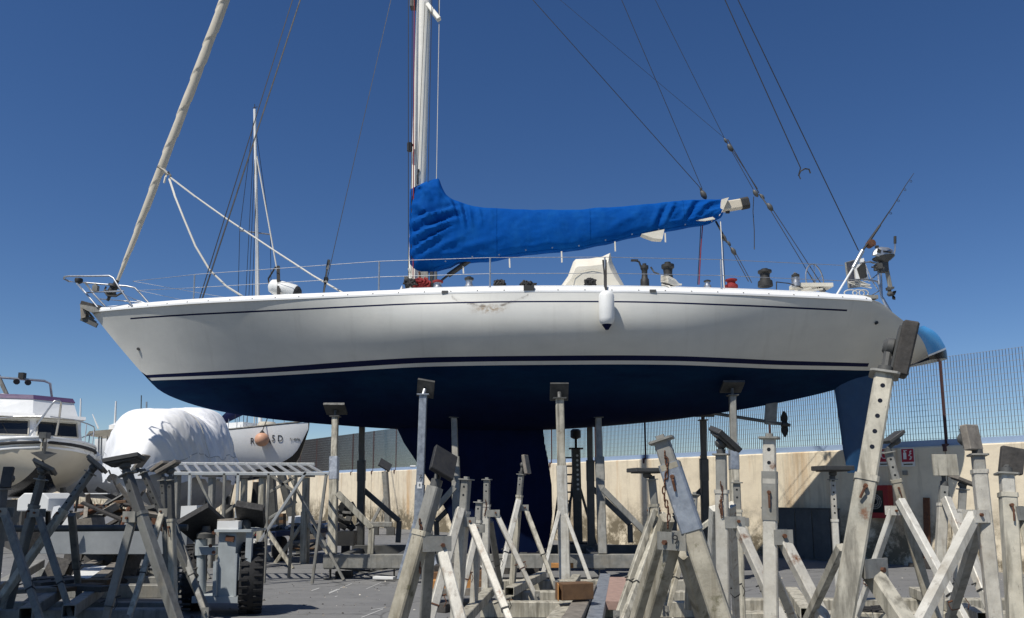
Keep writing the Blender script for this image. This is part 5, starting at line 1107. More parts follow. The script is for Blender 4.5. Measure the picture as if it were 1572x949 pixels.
for a, b in ((0, 1), (1, 2)):
    def bil(u, v): return lerp(lerp(lo[a], lo[b], u), lerp(hi[a], hi[b], u), v)
    n = (lo[b] - lo[a]).cross(hi[a] - lo[a]).normalized(); n = n if n.dot(-ax) > 0 else -n
    q = MB(); q.prism([bil(.1, .38) + n*.012, bil(.9, .38) + n*.012, bil(.9, .86) + n*.012, bil(.1, .86) + n*.012], -n*.01); ws_ = q.build('windscreen', 'glass_dark', mc)
    cs_ = [bil(.08, .35) + n*.016, bil(.92, .35) + n*.016, bil(.92, .89) + n*.016, bil(.08, .89) + n*.016]
    for c0_, c1_ in zip(cs_, cs_[1:] + cs_[:1]): MB().bar(c0_, c1_, .035, .03).build('window_frame', 'aluminium' if 'aluminium' in M else 'steel_pale', ws_)
    MB().bar(bil(.55, .36) + n*.03, bil(.4, .8) + n*.03, .015).build('wiper', 'steel_black', ws_)
wedge(2.75, 7, 1.36, 1.36, 3.76, 3.86, rake=.05, nm='roof_edge')
_, lo, hi = wedge(3.2, 6.6, 1.22, 1.1, 3.86, 4.32, rake=.2, nm='flybridge')
wedge(3.38, 6.6, 1.14, 1.08, 4.325, 4.46, rake=.1, m='plum', nm='flybridge_trim')
q = MB(); q.tube([MCP(5, sg*.75, 4.4), MCP(4.9, sg*.62, 5.05), MCP(4.9, sg*.45, 5.12), MCP(4.9, -sg*1.0, 5.12), MCP(5, -sg*1.1, 4.4)], .04, 8); q.build('radar_arch', 'stainless', mc, 60)
q = MB(); q.bar(MCP(5, -sg*.4, 4.4), MCP(5.4, -sg*1.1, 6.0), .11, .06); q.build('mast_fin', 'steel_grey', mc)
q = MB(); q.box(MCP(4.9, -sg*.15, 5.22), (.16, .16, .2)); q.cyl(MCP(4.8, -sg*.3, 5.02), MCP(4.7, -sg*.3, 5.0), .09, 10); q.cyl(MCP(4.8, 0, 5.02), MCP(4.7, 0, 5.0), .09, 10); q.build('search_lights', 'steel_black', mc)
for y in (-.35, .25):
    q = MB(); q.lathe(MCP(4.4, sg*y - sg*.3, 4.44), (0, 0, 1), [(.18, 0), (.18, .05), (.1, .12), (.02, .14)], 12); q.build('dome', 'gelcoat', mc, 40)
for sgn in (1, -1):
    q = MB(); pts = [MCP(s, sgn*(fb(s) - .05), fd_(s) + .55) for s in np.linspace(.35, 5, 9)]; q.tube([MCP(.1, sgn*.1, fd_(.1) + .55)] + pts, .016, 6); q.build('guard_rail', 'stainless', mc)
    for s in (.9, 2.2, 3.6):
        q = MB(); q.cyl(MCP(s, sgn*(fb(s) - .08), fd_(s)), MCP(s + .12, sgn*(fb(s) - .05), fd_(s) + .55), .016, 6); q.build('guard_post', 'stainless', mc)
q = MB(); q.tube([W(44, 671, 21), W(80, 620, 21.1), W(84, 616, 21.1), W(91, 615, 21.2), W(94, 618, 21.3), W(91, 642, 21.5), W(86, 668, 21.7)], .028, 6); q.build('boarding_hoop', 'stainless', mc, 60)
q = MB(); q.box(MCP(.0, 0, 3.08), (.18, .22, .16)); q.tube([MCP(-.1, 0, 3.1), MCP(-.16, 0, 2.9), MCP(-.1, 0, 2.5)], .04, 8); q.prism([MCP(-.1, -.3, 2.62), MCP(-.13, 0, 2.42), MCP(-.1, .3, 2.62), MCP(-.08, 0, 2.68)], (.03, -.05, 0)); q.build('anchor', 'steel_dark', mc)
for s, y in ((2.2, 1.35), (2.5, 1.52)):
    q = MB(); c0 = MCP(s, sg*y, fd_(s) - .12); q.lathe(c0 + Vector((-.15, 0, .2)), (.62, 0, -.6), [(.04, 0), (.12, .06), (.12, .5), (.04, .58)], 12); q.build('side_fender', 'fender_white', mc, 40)
for s in (1.5, 4.5):
    for y in (-.9, .9):
        q = MB(); q.bar(MCP(s, y, 0), MCP(s, y*.8, 1.75), .12); q.bar(MCP(s, y*1.7, 0), MCP(s, y, 1.2), .08); q.build('shore', 'steel_dark', mc)
q = MB(); q.box(MCP(3, 0, .7), (.5, 4, 1.4), Matrix.Rotation(math.atan2(ax.y, ax.x) - R(90), 3, 'Z')); q.build('keel_blocking', 'wood_dark', mc)
# tarp wrapped boat
tb0 = Vector((W(200, 757, 17.5).x, 17.5, 0)); ta = Vector((W(303, 757, 23.5).x, 23.5, 0)) - tb0; Lt = ta.length; ta.normalize(); tsd = Vector((ta.y, -ta.x, 0))
tw = thing('wrapped_boat', 'boat wrapped in white plastic sheet with rounded humps', 'boat', tb0)
loft(tb0, ta, [(0, .1, 2.2, 1.45, 1.2), (.5, .5, 2.22, 1.25, 1.25), (1.5, .92, 2.3, 1.1, 1.1), (3.2, 1.1, 2.38, 1.0, 1.0), (Lt, 1.1, 2.4, 1.0, .85)], ['film_shade_grey'], tw, 'wrapped_hull')  # white wrap painted grey: the lower side's shade is put into the colour
rows = []
zt_ = pchip([0, .25, .8, 1.6, 2.6, 3.3, 4.2, 5.1, Lt - .9, Lt - .3, Lt], [2.3, 2.7, 3.25, 3.62, 3.6, 3.48, 3.9, 3.95, 3.5, 3.0, 2.5]); bt_ = pchip([0, .5, 1.5, 3.2, Lt - .4, Lt], [.2, .62, 1.02, 1.18, 1.18, 1.05])
for i in range(200):
    s = Lt*i/199; row = []
    for k in range(81):
        a = math.pi*k/80; y = bt_(s)*math.copysign(abs(math.cos(a))**.6, math.cos(a)); z0 = 1.92 + .12*noise.noise((s*2, 1, 0)) + .05*math.sin(s*5); z = z0 + (zt_(s) - z0)*math.sin(a)**.9
        q = Vector((s*1.1, y*1.2, z*1.1)); sd2 = min(1, abs(math.cos(a))*1.5); d = .05*(1 - 2*abs(noise.noise(q*.8))) + sd2*.075*(1 - 2*abs(noise.noise(Vector((s*2.4 + .7*z, 3 if y > 0 else 8, z*.4))))) + .04*(1 - 2*abs(noise.noise(Vector((s*4.5 + z*2.2, 5 if y > 0 else 2, z*1.1 - s*.8))))) + .02*(1 - 2*abs(noise.noise(Vector((s*9 - z*3, y*2, z*2)))))
        row.append(tb0 + ta*s + tsd*(y*(1 + d*.8)) + Vector((0, 0, z + d*math.sin(a))))
    rows.append(row)
q = MB(); q.grid(rows); q.add(rows[-1], [tuple(range(81))]); q.add(rows[0], [tuple(range(81))]); q.build('plastic_cover', 'tarp', tw, 60)
for i0, i1 in ((70, 66), (165, 160)):
    q = MB(); q.tube([rows[round(lerp(i0, i1, k/80))][k] + (rows[round(lerp(i0, i1, k/80))][k] - (tb0 + ta*Lt*round(lerp(i0, i1, k/80))/199 + Vector((0, 0, 2.3)))).normalized()*.012 for k in range(0, 81, 3)], .007, 5); q.build('tie_strap', 'canvas_cream', tw)
for kk in (8, 72):
    q = MB(); q.tube([rows[i][kk] + (rows[i][kk] - (tb0 + ta*Lt*i/199 + Vector((0, 0, 2.3)))).normalized()*.01 for i in range(0, 200, 4)], .009, 5); q.build('seam_tape', 'film_shade_grey', tw)
q = MB(); q.tube([W(167, 722, 17.4), W(175, 740, 17.3), W(183, 757, 17.3)], .02, 5); q.build('lashing', 'rope_black', tw)
for s, y in ((1.2, .6), (1.2, -.6), (3.5, .9), (3.5, -.9), (6, .9), (6, -.9)):
    q = MB(); p = tb0 + ta*s + tsd*y; q.bar(p, p + Vector((0, 0, 1.5)), .12); q.build('shore', 'steel_dark', tw)
# white sloop with black bottom, bow to the right
sb0 = W(474, 656, 29); sb0.z = 0; sa = Vector((-.93, .37, 0)).normalized(); ssd = Vector((sa.y, -sa.x, 0)); ssd = ssd if ssd.y < 0 else -ssd
sl = thing('white_sloop', 'white sloop with black bottom and orange ball fender, bow at right', 'sailboat', sb0)
zb, zs = W(472, 649, 29).z, W(340, 672, 31).z
sl_hull, (fb, fd_, fk, _, _) = loft(sb0, sa, [(0, .04, zb, zb - .3, 1.3), (.5, .4, zb - .06, 2.75, 1.2), (1.3, .85, zb - .17, 2.3, 1.1), (3, 1.5, zb - .36, 2.05, 1.0), (5.5, 1.75, zb - .5, 1.95, .95), (9.5, 1.3, zb - .45, 2.4, .95)], ['gelcoat', 'black_gloss'], sl, 'hull', lambda i, k: 1 if k >= 7 else 0)
q = MB(); pts = [sb0 + sa*s + ssd*(fb(s) - .02) + Vector((0, 0, fd_(s) + .04)) for s in np.linspace(.02, 9, 30)]; q.tube(pts, .04, 6); q.build('toe_rail', 'steel_dark', sl)
q = MB(); q.prism([sb0 + sa*2.6 + ssd*y + Vector((0, 0, zb - .35)) for y in (-.6, .6)] + [sb0 + sa*6.5 + ssd*y + Vector((0, 0, zb - .5)) for y in (.9, -.9)], (0, 0, .42)); q.build('coachroof', 'gelcoat', sl)
mb_ = W(401, 640, 30.5); mt_ = W(391, 168, 30.5); q = MB(); q.cyl(Vector((mb_.x, mb_.y, zb - .3)), mt_, .085, 10, .06); ms = q.build('mast', 'white_paint', sl, 40)
q = MB(); q.cyl(mt_, W(391, 160, 30.5), .015, 5); q.cyl(W(388, 166, 30.5), W(395, 164, 30.5), .015, 5); q.build('wind_vane', 'steel_black', ms)
q = MB(); q.cyl(W(368, 354, 30.2), W(415, 360, 30.8), .03, 6); q.build('spreaders', 'stainless', ms)
for a, b in (((394, 240, 30.5), (428, 430, 29.5)), ((392, 170, 30.5), (365, 690, 31)), ((393, 200, 30.5), (372, 690, 30)), ((395, 250, 30.5), (378, 690, 30)), ((391, 170, 30.5), (368, 354, 30.2)), ((368, 354, 30.2), (360, 690, 29.8)), ((393, 200, 30.5), (415, 360, 30.8)), ((415, 360, 30.8), (420, 690, 31)), ((395, 240, 30.5), (390, 690, 31))):
    q = MB(); q.cyl(W(*a), W(*b), .028 if a[1] == 240 else .012, 5); q.build('stay', 'rope_white' if a[1] == 240 else 'wire', sl)
q = MB(); q.tube([W(338, 650, 30.5), W(350, 640, 30.5), W(372, 633, 30.5)], [.16, .2, .12], 8); q.build('boom_cover', 'navy', sl, 60)
q = MB(); q.tube([W(333, 668, 31), W(336, 650, 31), W(340, 640, 31)], .05, 6); q.build('flag_roll', 'rope_red', sl)
q = MB()
for i in range(14):
    p = W(rnd.uniform(345, 392), rnd.uniform(660, 670), 29.8); q.lathe(p - Vector((.2, 0, 0)), (1, .1, .1), [(.02, 0), (.12, .08), (.12, .35), (.02, .42)], 8)
q.build('bundled_sails', 'canvas_cream', sl, 50)
q = MB(); c0 = W(410, 653, 29.6); q.lathe(c0 - Vector((0, 0, .22)), (0, 0, 1), [(.3, 0), (.36, .08), (.36, .25), (.3, .34), (.05, .36)], 16); q.build('liferaft_canister', 'cotton', sl, 40)
for px in (350, 363, 378, 393, 436):
    q = MB(); a = W(px, 668 - (px - 350)*.13, 29.3); q.cyl(a, a + Vector((0, 0, .6)), .015, 5); q.build('stanchion', 'stainless', sl)
def sl_side(s, z, out=.012):
    """point on the sloop's near side"""
    B, zd, zk = fb(s), fd_(s), fk(s); d = min(max((zd - z)/(zd - zk), 0), 1); p = 1.05; ph = math.asin(d**(1/p)); return sb0 + sa*s + ssd*(B*math.cos(ph)**p + out) + Vector((0, 0, z))
def sl_find(px, py):
    best = None
    for s in np.linspace(.2, 8, 160):
        for z in np.linspace(2.8, 4.4, 60):
            p = sl_side(s, z, .03); q_ = PX(p); e = (q_[0] - px)**2 + (q_[1] - py)**2
            if best is None or e < best[0]: best = (e, p, s)
    return best[1], best[2]
from mathutils.bvhtree import BVHTree
sl_bvh = BVHTree.FromPolygons([v.co.copy() for v in sl_hull.data.vertices], [tuple(q_.vertices) for q_ in sl_hull.data.polygons])
for body, px, py, size, nm in (('ROMA', 400, 677.5, .34, 'port_name'), ('5 D', 425, 673, .34, 'port_name'), ('N 4576', 452, 675, .15, 'registration_number')):
    p, s = sl_find(px, py); p2 = sl_side(s + .3, p.z, .03); p3 = sl_side(s - .3, p.z, .03)
    rt = (p3 - p2).normalized(); upv = (sl_side(s, p.z + .2, .03) - sl_side(s, p.z - .2, .03)).normalized()
    hit = sl_bvh.ray_cast(p - sb0 + ssd*1.5, -ssd)
    if hit[0] is not None: p = hit[0] + sb0 + ssd*.014
    text_mesh(nm, body, 'steel_black', face_mtx(p, rt, upv), size, sl, .003, .8)
for s in (2.5, 6):
    for y in (1.2, -1.2):
        q = MB(); p = sb0 + sa*s + ssd*y; q.bar(p + ssd*y*.3, p - ssd*y*.15 + Vector((0, 0, 2.3)), .12); q.build('shore', 'steel_dark', sl)
q = MB(); q.prism([sb0 + sa*3.8 + Vector((0, -.1, 2.1)), sb0 + sa*6 + Vector((0, -.1, 2.1)), sb0 + sa*5.8 + Vector((0, -.1, .3)), sb0 + sa*4.6 + Vector((0, -.1, .3))], (0, .2, 0)); q.build('keel', 'black_gloss', sl)
p, s = sl_find(409, 676); p = p + ssd*.24
bf = thing('ball_fender', 'round orange ball fender hanging on the bow of the white sloop', 'fender', p)
q = MB(); q.lathe(p - Vector((0, 0, .26)), (0, 0, 1), [(.26*math.sin(a), .26 - .26*math.cos(a)) for a in np.linspace(.06, 3.0, 12)], 16); q.build('ball', 'fender_orange', bf, 60)
q = MB(); q.lathe(p + Vector((0, 0, .22)), (0, 0, 1), [(.12, 0), (.06, .08), (.03, .12)], 10); q.tube([p + Vector((0, 0, .3)), p + Vector((0, .1, .8)) - ssd*.2, p + Vector((0, .25, 1.3)) - ssd*.25], .018, 5); q.build('rope', 'rope_black', bf)
# hardtop boat half hidden behind the wrapped one, far masts
h0 = Vector((W(155, 757, 27).x, 27, 0))
ht = thing('hardtop_boat', 'white open boat with hardtop half hidden behind the wrapped boat', 'motorboat', h0)
loft(h0 + Vector((-.6, -2.4, 0)), (.25, 1, 0), [(0, .1, 2.75, 2.0, 1.2), (.8, .8, 2.7, 1.6, 1.1), (2.5, 1.25, 2.6, 1.4, 1.0), (7, 1.3, 2.5, 1.3, .9)], ['gelcoat'], ht, 'hull')
q = MB(); q.prism([W(132, 669, 26.5), W(137, 662, 26.2), W(185, 658, 26.2), W(190, 668, 26.5)], (0, 2.2, .0)); q.build('hardtop', 'gelcoat_cream', ht)
for px in (152, 156, 165, 172): q = MB(); q.cyl(W(px, 668, 27), Vector((W(px, 700, 27).x, 27, 2.6)), .03, 6); q.build('hardtop_post', 'stainless', ht)
q = MB(); q.lathe(W(179, 660, 27), (0, 0, 1), [(.25, 0), (.25, .15), (.1, .22)], 12); q.build('radar_dome', 'gelcoat', ht, 40)
for (a, b, r) in (((122, 690), (124, 612), .045), ((151, 658), (142, 636), .03), ((176, 660), (178, 616), .05), ((198, 655), (193, 639), .03)): q = MB(); q.cyl(W(*a, 27), W(*b, 27), r, 6, r*.6); q.build('antenna', 'gelcoat', ht)
for px, y1, r, lab in ((217, 607, .03, 'thin bare mast rising behind the wrapped boat, left one of two'), (225, 617, .05, 'pale bare mast rising behind the wrapped boat, right one of two')):
    p = W(px, 745, 42); q = MB(); q.cyl(Vector((p.x, 42, 0)), W(px, y1, 42), r, 6); tag(q.build('far_mast', 'stainless' if px > 220 else 'steel_dark'), lab, 'mast', 'far masts')

# ------------------------------------------------------------------ ladder rack, props behind it
rk = thing('ladder_rack', 'long aluminium ladder-like rack on crossed legs left of the yacht cradle', 'rack', (W(390, 800, 14.3).x, 14.3, 0))
mat('aluminium', (.62, .62, .6), (.5, .5, .49), 10, .35, .6, 0)
n0, n1, f0, f1 = W(268, 727, 13.9), W(505, 727.5, 13.9), W(262, 712, 14.7), W(483, 713, 14.7)
for a, b in ((n0, n1), (f0, f1)): MB().bar(a, b, .05, .06).build('rail', 'aluminium', rk)
for i in range(14): t = (i + .3)/14; MB().bar(lerp(f0, f1, t), lerp(n0, n1, t + .015), .045, .04).build('rung', 'aluminium', rk)
for (a, b) in (((292, 727, 13.9), (290, 800, 13.9)), ((345, 727, 13.9), (343, 800, 13.9)), ((366, 727, 13.9), (362, 815, 13.9)), ((455, 727, 13.9), (449, 808, 14.4)), ((501, 728, 13.9), (490, 812, 13.9)), ((470, 725, 13.9), (408, 818, 13.9)), ((440, 722, 14.5), (487, 812, 14.5)), ((413, 727, 13.9), (409, 812, 13.9)),
               ((416, 730, 14.3), (454, 756, 14.3)), ((456, 730, 14.3), (412, 757, 14.3)), ((412, 797, 14.2), (455, 770, 14.2)), ((300, 724, 14.3), (325, 780, 14.3)), ((330, 800, 14.1), (362, 775, 14.1))):
    q = MB(); q.bar(W(*a), W(*b) if b[1] < 790 else to_z(W(*a), W(*b), .02), .05, .05); q.build('strut', 'aluminium' if a[0] in (470, 292, 366) else 'steel_grey', rk)
for (px, py, Yt, w, m, lab) in ((403, 733, 17, .16, 'steel_cream', 'cream prop under the ladder rack, nearest the white panel'), (470, 733, 18, .17, 'steel_cream', 'cream prop with side braces seen through the right of the rack'), (375, 735, 19, .16, 'steel_cream', 'cream prop with a flat head seen through the rack below the sloop'), (326, 733, 17, .15, 'steel_grey', 'grey prop with square head below the wrapped boat'), (272, 728, 15, .15, 'steel_grey', 'grey prop with flat pad at the left end of the rack')):
    f_ = Vector((W(px, 800, Yt).x, Yt, 0)); tz = W(px, py, Yt); s = thing('far_prop', lab, 'prop stand', f_, 'props among the background boats')
    MB().bar(f_, lerp(f_, tz, .6), w, None, 15, .1).build('outer_tube', m, s); MB().bar(lerp(f_, tz, .58), tz, w*.8, None, 15, .1).build('inner_tube', m, s); MB().box(tz + Vector((0, 0, .04)), (.34, .3, .06)).build('pad', 'plate_dark', s)
    for dx, dy in ((.75, -.2), (-.7, .1)): MB().bar(lerp(f_, tz, .5), f_ + Vector((dx, dy, 0)), .08).build('leg', m, s)
for (a, b, Yt, lab) in (((432, 728), (446, 785), 21, 'dark leaning prop seen through the rack, left of the cream prop'), ((416, 730), (420, 790), 20, 'dark upright prop seen through the rack')):
    q = MB(); q.bar(W(*a, Yt), to_z(W(*a, Yt), W(*b, Yt), 0), .2); tag(q.build('dark_shore', 'steel_dark'), lab, 'prop stand')
# small far prop before the wall, with tilted pad and X brace
f_ = Vector((W(597, 812, 30).x, 30, 0)); tz = W(591, 724, 30); s = thing('far_prop', 'lone far prop with diamond tilted pad standing before the wall', 'prop stand', f_, 'props among the background boats')
MB().bar(f_ + Vector((0, 0, .25)), tz, .2, None, 15).build('post', 'steel_grey', s); MB().box(tz + Vector((0, 0, .25)), (.5, .4, .06), (50, 30, 20)).build('pad', 'plate_dark', s); MB().bar(Vector((W(568, 800, 30).x, 30, .3)), lerp(f_, tz, .62), .12).build('leg', 'steel_grey', s)
MB().bar(Vector((W(570, 808, 30).x, 30, .4)), Vector((W(602, 808, 30).x, 30, .4)), .25, .2).build('base_beam', 'steel_grey', s)
for px in (575, 600): MB().box((W(px, 812, 30).x, 30, .15), (.3, .3, .3)).build('foot', 'steel_dark', s)
# ------------------------------------------------------------------ trailer with number plate
tr = thing('boat_trailer', 'dark blue boat trailer with number plate and spare wheel', 'trailer', G(440, 858))
YT = 17.5
MB().bar(W(396, 822, 17.4), W(520, 812, 19.5), .1, .12).build('side_beam', 'blue_trailer', tr); MB().bar(W(400, 814, 18.8), W(520, 806, 20.4), .1, .12).build('side_beam', 'blue_trailer', tr)
MB().bar(W(448, 833, 18.4), W(495, 829, 18.8), .07).build('axle', 'galvanised', tr)
MB().box(W(406, 822, 17.35), (.5, .08, .14)).build('lamp_board', 'blue_trailer', tr); MB().box(W(391, 818, 17.3), (.1, .06, .12)).build('tail_lamp', 'red_paint', tr)
p = W(405, 832, 17.3); np_ = MB().box(p, (.46, .015, .14)).build('number_plate', 'sign_white', tr)
text_mesh('plate_text', 'XA 371RS', 'steel_black', face_mtx(p + Vector((0, -.011, 0)), (1, 0, 0), (0, 0, 1)), .115, np_, .001, .86)
def wheel(c, r, w, root, axis=(1, 0, 0), m='tyre', rim='steel_grey', lugs=0):
    ax_ = Vector(axis).normalized(); q = MB(); q.lathe(Vector(c) - ax_*w/2, ax_, [(r*.6, 0), (r*.82, 0), (r*.95, w*.08), (r, w*.22), (r, w*.78), (r*.95, w*.92), (r*.82, w), (r*.6, w)], 28); t_ = q.build('tyre', m, root, 40)
    q = MB(); q.lathe(Vector(c) - ax_*w*.42, ax_, [(.05, 0), (r*.3, .02), (r*.58, .06), (r*.6, w*.84)], 20); q.build('rim', rim, t_, 40)
    if lugs:
        q = MB(); u, v = q.frame(ax_)
        for i in range(lugs):
            a = 2*math.pi*i/lugs; d = u*math.cos(a) + v*math.sin(a); tn = ax_.cross(d); RM = Matrix((ax_, tn, d)).transposed()
            for o in (-.3, .3): q.box(Vector(c) + d*(r + .006) + ax_*w*o + tn*(.02 if o > 0 else -.02), (w*.36, .03, .02), RM)
        q.build('tread', m, t_)['kind'] = 'stuff'
    return t_
cw = W(430, 842, 18.6); r_ = .29; wheel(Vector((cw.x, cw.y, .29)), .29, .2, tr, (1, -.1, 0)); wheel(Vector((W(531, 830, 18.4).x, 18.4, .31)), .31, .2, tr, (1, .2, 0))
q = MB(); c0 = W(434, 828, 18.6); q.tube([c0 + Vector((-.36*math.cos(a), 0, .3*math.sin(a) - .1)) for a in np.linspace(0, math.pi, 12)], .09, 8); q.build('mudguard', 'steel_dark', tr, 60)
for (a, b) in (((445, 838), (472, 842)), ((470, 842), (500, 826)), ((410, 815), (500, 812)), ((455, 818), (440, 809))): q = MB(); q.bar(W(*a, 18.2), W(*b, 18.6), .045); q.build('tie_bar', 'steel_dark', tr)
for i in range(7): q = MB(); q.cyl(W(412 + i*14, 811 - i*.5, 18 + i*.2), W(424 + i*13, 808 - i*.5, 19.2 + i*.1), .045, 8); q.build('roller', 'rubber' if i % 2 else 'galvanised', tr, 40)
# moped-like winch post: dark engine clutter beside the post
r2 = random.Random(9); wc = thing('winch_unit', 'black winch engine on a frame behind the left cradle post', 'winch', G(535, 835))
q = MB()
for i in range(16): c0 = W(r2.uniform(522, 545), r2.uniform(775, 812), 16.6 + r2.uniform(-.2, .2)); q.box(c0, (r2.uniform(.06, .2), r2.uniform(.06, .2), r2.uniform(.05, .16)), (r2.uniform(0, 60), r2.uniform(0, 60), 0))
q.build('engine', 'steel_black', wc)
q = MB(); q.tube([W(521, 780, 16.6), W(526, 773, 16.6), W(533, 780, 16.6), W(538, 800, 16.6), W(545, 812, 16.6)], .03, 6); q.tube([W(538, 812, 16.5), W(552, 803, 16.5)], .04, 6); q.build('frame_tube', 'steel_dark', wc)
q = MB(); q.box(W(533, 826, 16.6), (.35, .4, .3)); q.build('base', 'steel_black', wc)

# ------------------------------------------------------------------ hydraulic boat mover with tyres
YM = 10.6
bm_ = thing('boat_mover', 'pale blue grey hydraulic boat mover with fat black tyre and tilted black pads', 'trailer', G(345, 925))
wc_ = W(383, 884, YM); wheel(Vector((wc_.x, YM + .1, .46)), .46, .3, bm_, (1, .3, 0), 'tyre', 'steel_grey', 30); w2 = W(297, 882, YM + .3); wheel(Vector((w2.x, YM + .35, .44)), .44, .26, bm_, (1, .3, 0), 'tyre', 'steel_dark', 30)
def mvbox(x0, x1, y0, y1, Yf, dep, m, nm):
    a, b = W(x0, y1, Yf), W(x1, y0, Yf); return MB().box(((a.x + b.x)/2, Yf + dep/2, (a.z + b.z)/2), (b.x - a.x, dep, b.z - a.z)).build(nm, m, bm_)
mvbox(331, 363, 816, 916, YM - .25, .45, 'trailer_paint', 'leg_column'); mvbox(333, 366, 800, 814, YM - .3, .35, 'white_paint', 'head_box'); mvbox(329, 386, 813, 817, YM - .32, .6, 'trailer_paint', 'head_plate')
mvbox(375, 387, 817, 880, YM - .28, .06, 'trailer_paint', 'wheel_bracket'); mvbox(294, 365, 916, 926, YM - .3, .7, 'trailer_paint', 'foot_beam'); mvbox(304, 331, 840, 852, YM - .24, .3, 'trailer_paint', 'side_bracket')
q = MB(); q.cyl(W(309, 915, YM), W(309, 852, YM), .06, 12); q.cyl(W(309, 852, YM), W(309, 828, YM), .08, 12); q.build('ram', 'trailer_paint', bm_, 40)
q = MB(); q.prism([W(364, 850, YM - .2), W(387, 880, YM - .2), W(387, 891, YM - .2), (W(364, 891, YM - .2))], (0, .03, 0)); q.build('gusset', 'trailer_paint', bm_)
q = MB(); q.bar(W(331, 862, YM - .28), W(330, 915, YM - .28), .05); q.bar(W(363, 850, YM - .28), W(361, 915, YM - .28), .035); q.build('stiffener', 'trailer_paint', bm_)
q = MB(); q.box(W(353, 827, YM - .27), (.11, .03, .07), (0, 8, 0)); q.build('red_mark', 'rusty', bm_)
MB().box(W(309, 803, YM), (.5, .45, .09), (-38, -30, 0)).build('left_pad', 'rubber', bm_); MB().box(W(385, 790, YM - .1), (.36, .5, .09), (-30, 10, 8)).build('right_pad', 'rubber', bm_)
q = MB(); q.lathe(W(316, 826, YM), (0, 0, 1), [(.12, 0), (.12, .06), (.06, .1), (.05, .16)], 10); q.build('pad_joint', 'steel_dark', bm_, 40)
q = MB(); q.lathe(W(377, 812, YM - .1), (0, 0, 1), [(.07, 0), (.07, .08), (.04, .12)], 10); q.build('pad_joint', 'steel_dark', bm_, 40)
q = MB(); q.bar(W(336, 799, YM - .2), W(362, 797, YM - .2), .1, .03); q.build('packing_board', 'wood_grey', bm_)
for y in (818, 838, 848):
    q = MB(); q.cyl(W(318 + (y % 3)*5, y, YM - .27), W(318 + (y % 3)*5, y, YM - .31), .025, 8); q.build('hose_union', 'rusty', bm_)
# chassis beam and tow pipe
a, b = W(70, 832, 11.6), W(292, 832, 11.2); MB().bar(a, b, .18, .34, 0, .03).build('chassis_beam', 'beam_grey', bm_); q = MB(); q.cyl(W(-30, 812, 9.6), W(288, 810, 9.9), .042, 10); q.build('tow_pipe', 'steel_dark', bm_, 40)
q = MB()
for i in range(9): q.cyl(W(272, 872 + i*8, YM), W(292, 872 + i*8, YM), .018, 6)
q.bar(W(291, 850, YM), W(268, 925, YM), .03); q.bar(W(272, 868, YM), W(272, 945, YM), .025); q.build('step_ladder', 'steel_dark', bm_)
# ------------------------------------------------------------------ clutter
def cowl(px0, px1, py0, py1, Yc_, lab):
    a, b = W(px0, py1, Yc_), W(px1, py0, Yc_); h = b.z - a.z; k = h*.32
    pr = [(a.x, a.z), (b.x, a.z), (b.x, b.z - k), (b.x - k, b.z), (a.x + k, b.z), (a.x, b.z - k)]
    o = MB().prism([(x, Yc_, z) for x, z in pr], (.1, .5, 0)).build('engine_cover', 'white_paint'); bv = o.modifiers.new('edge', 'BEVEL'); bv.width = .015; bv.segments = 2
    return tag(o, lab, 'engine cover')
cowl(25, 76, 757, 785, 11.5, 'white engine cover with chamfered top between the left props')
def slab(lab, pts, Yp, m, t_=.04, nm='panel', cat='panel'):
    o = MB().prism([W(x, y, Yp) for x, y in pts], (0, t_, 0)).build(nm, m); return tag(o, lab, cat)
slab('white panel standing behind the left black pad of the mover', [(278, 777), (302, 776), (302, 803), (276, 806)], 12.2, 'white_paint', .25)
slab('small white sheet by the ladder rack legs', [(307, 783), (320, 783), (318, 792), (308, 794)], 12.6, 'white_paint')
slab('white board leaning behind the steeply leaning prop', [(106, 790), (108, 810), (92, 810)], 11.2, 'white_paint')
slab('crumpled white plastic below the motor cruiser', [(82, 778), (92, 776), (95, 788), (86, 795), (78, 795)], 11.4, 'tarp', .2)
slab('brown paper board under the scrap heap', [(117, 797), (140, 795), (143, 815), (116, 816)], 12.4, 'wood_grey', .4)
r3 = random.Random(21); sc = thing('scrap_heap', 'heap of broken reddish timber and scrap below the wrapped boat', 'scrap', G(185, 812))
for i in range(46):
    c0 = W(r3.uniform(120, 240), 0, 1) if False else W(r3.uniform(118, 242), r3.uniform(768, 812), r3.uniform(13.2, 15.2)); L_ = r3.uniform(.25, 1.1)
    d = Vector((r3.uniform(-1, 1), r3.uniform(-.5, .5), r3.uniform(-.35, .45))).normalized()
    MB().bar(c0 - d*L_/2, c0 + d*L_/2, r3.uniform(.05, .14), r3.uniform(.02, .05), r3.uniform(0, 90), .03).build('scrap_piece', r3.choice(['wood_brown', 'wood_dark', 'wood_pink', 'wood_dark', 'rusty', 'wood_grey', 'steel_dark']), sc)
for i in range(30):
    c0 = Vector((W(r3.uniform(110, 250), 800, 14).x, 14 + r3.uniform(-1, 1), r3.uniform(.1, .9))); MB().box(c0, (r3.uniform(.2, .6), r3.uniform(.2, .5), r3.uniform(.15, .4)), (r3.uniform(0, 30), r3.uniform(0, 30), r3.uniform(0, 90))).build('scrap_lump', 'wood_dark', sc)
slab('thin white strip on the scrap heap', [(130, 757), (165, 757), (165, 758.5), (130, 758.5)], 14, 'white_paint', .1, 'strip', 'strip')
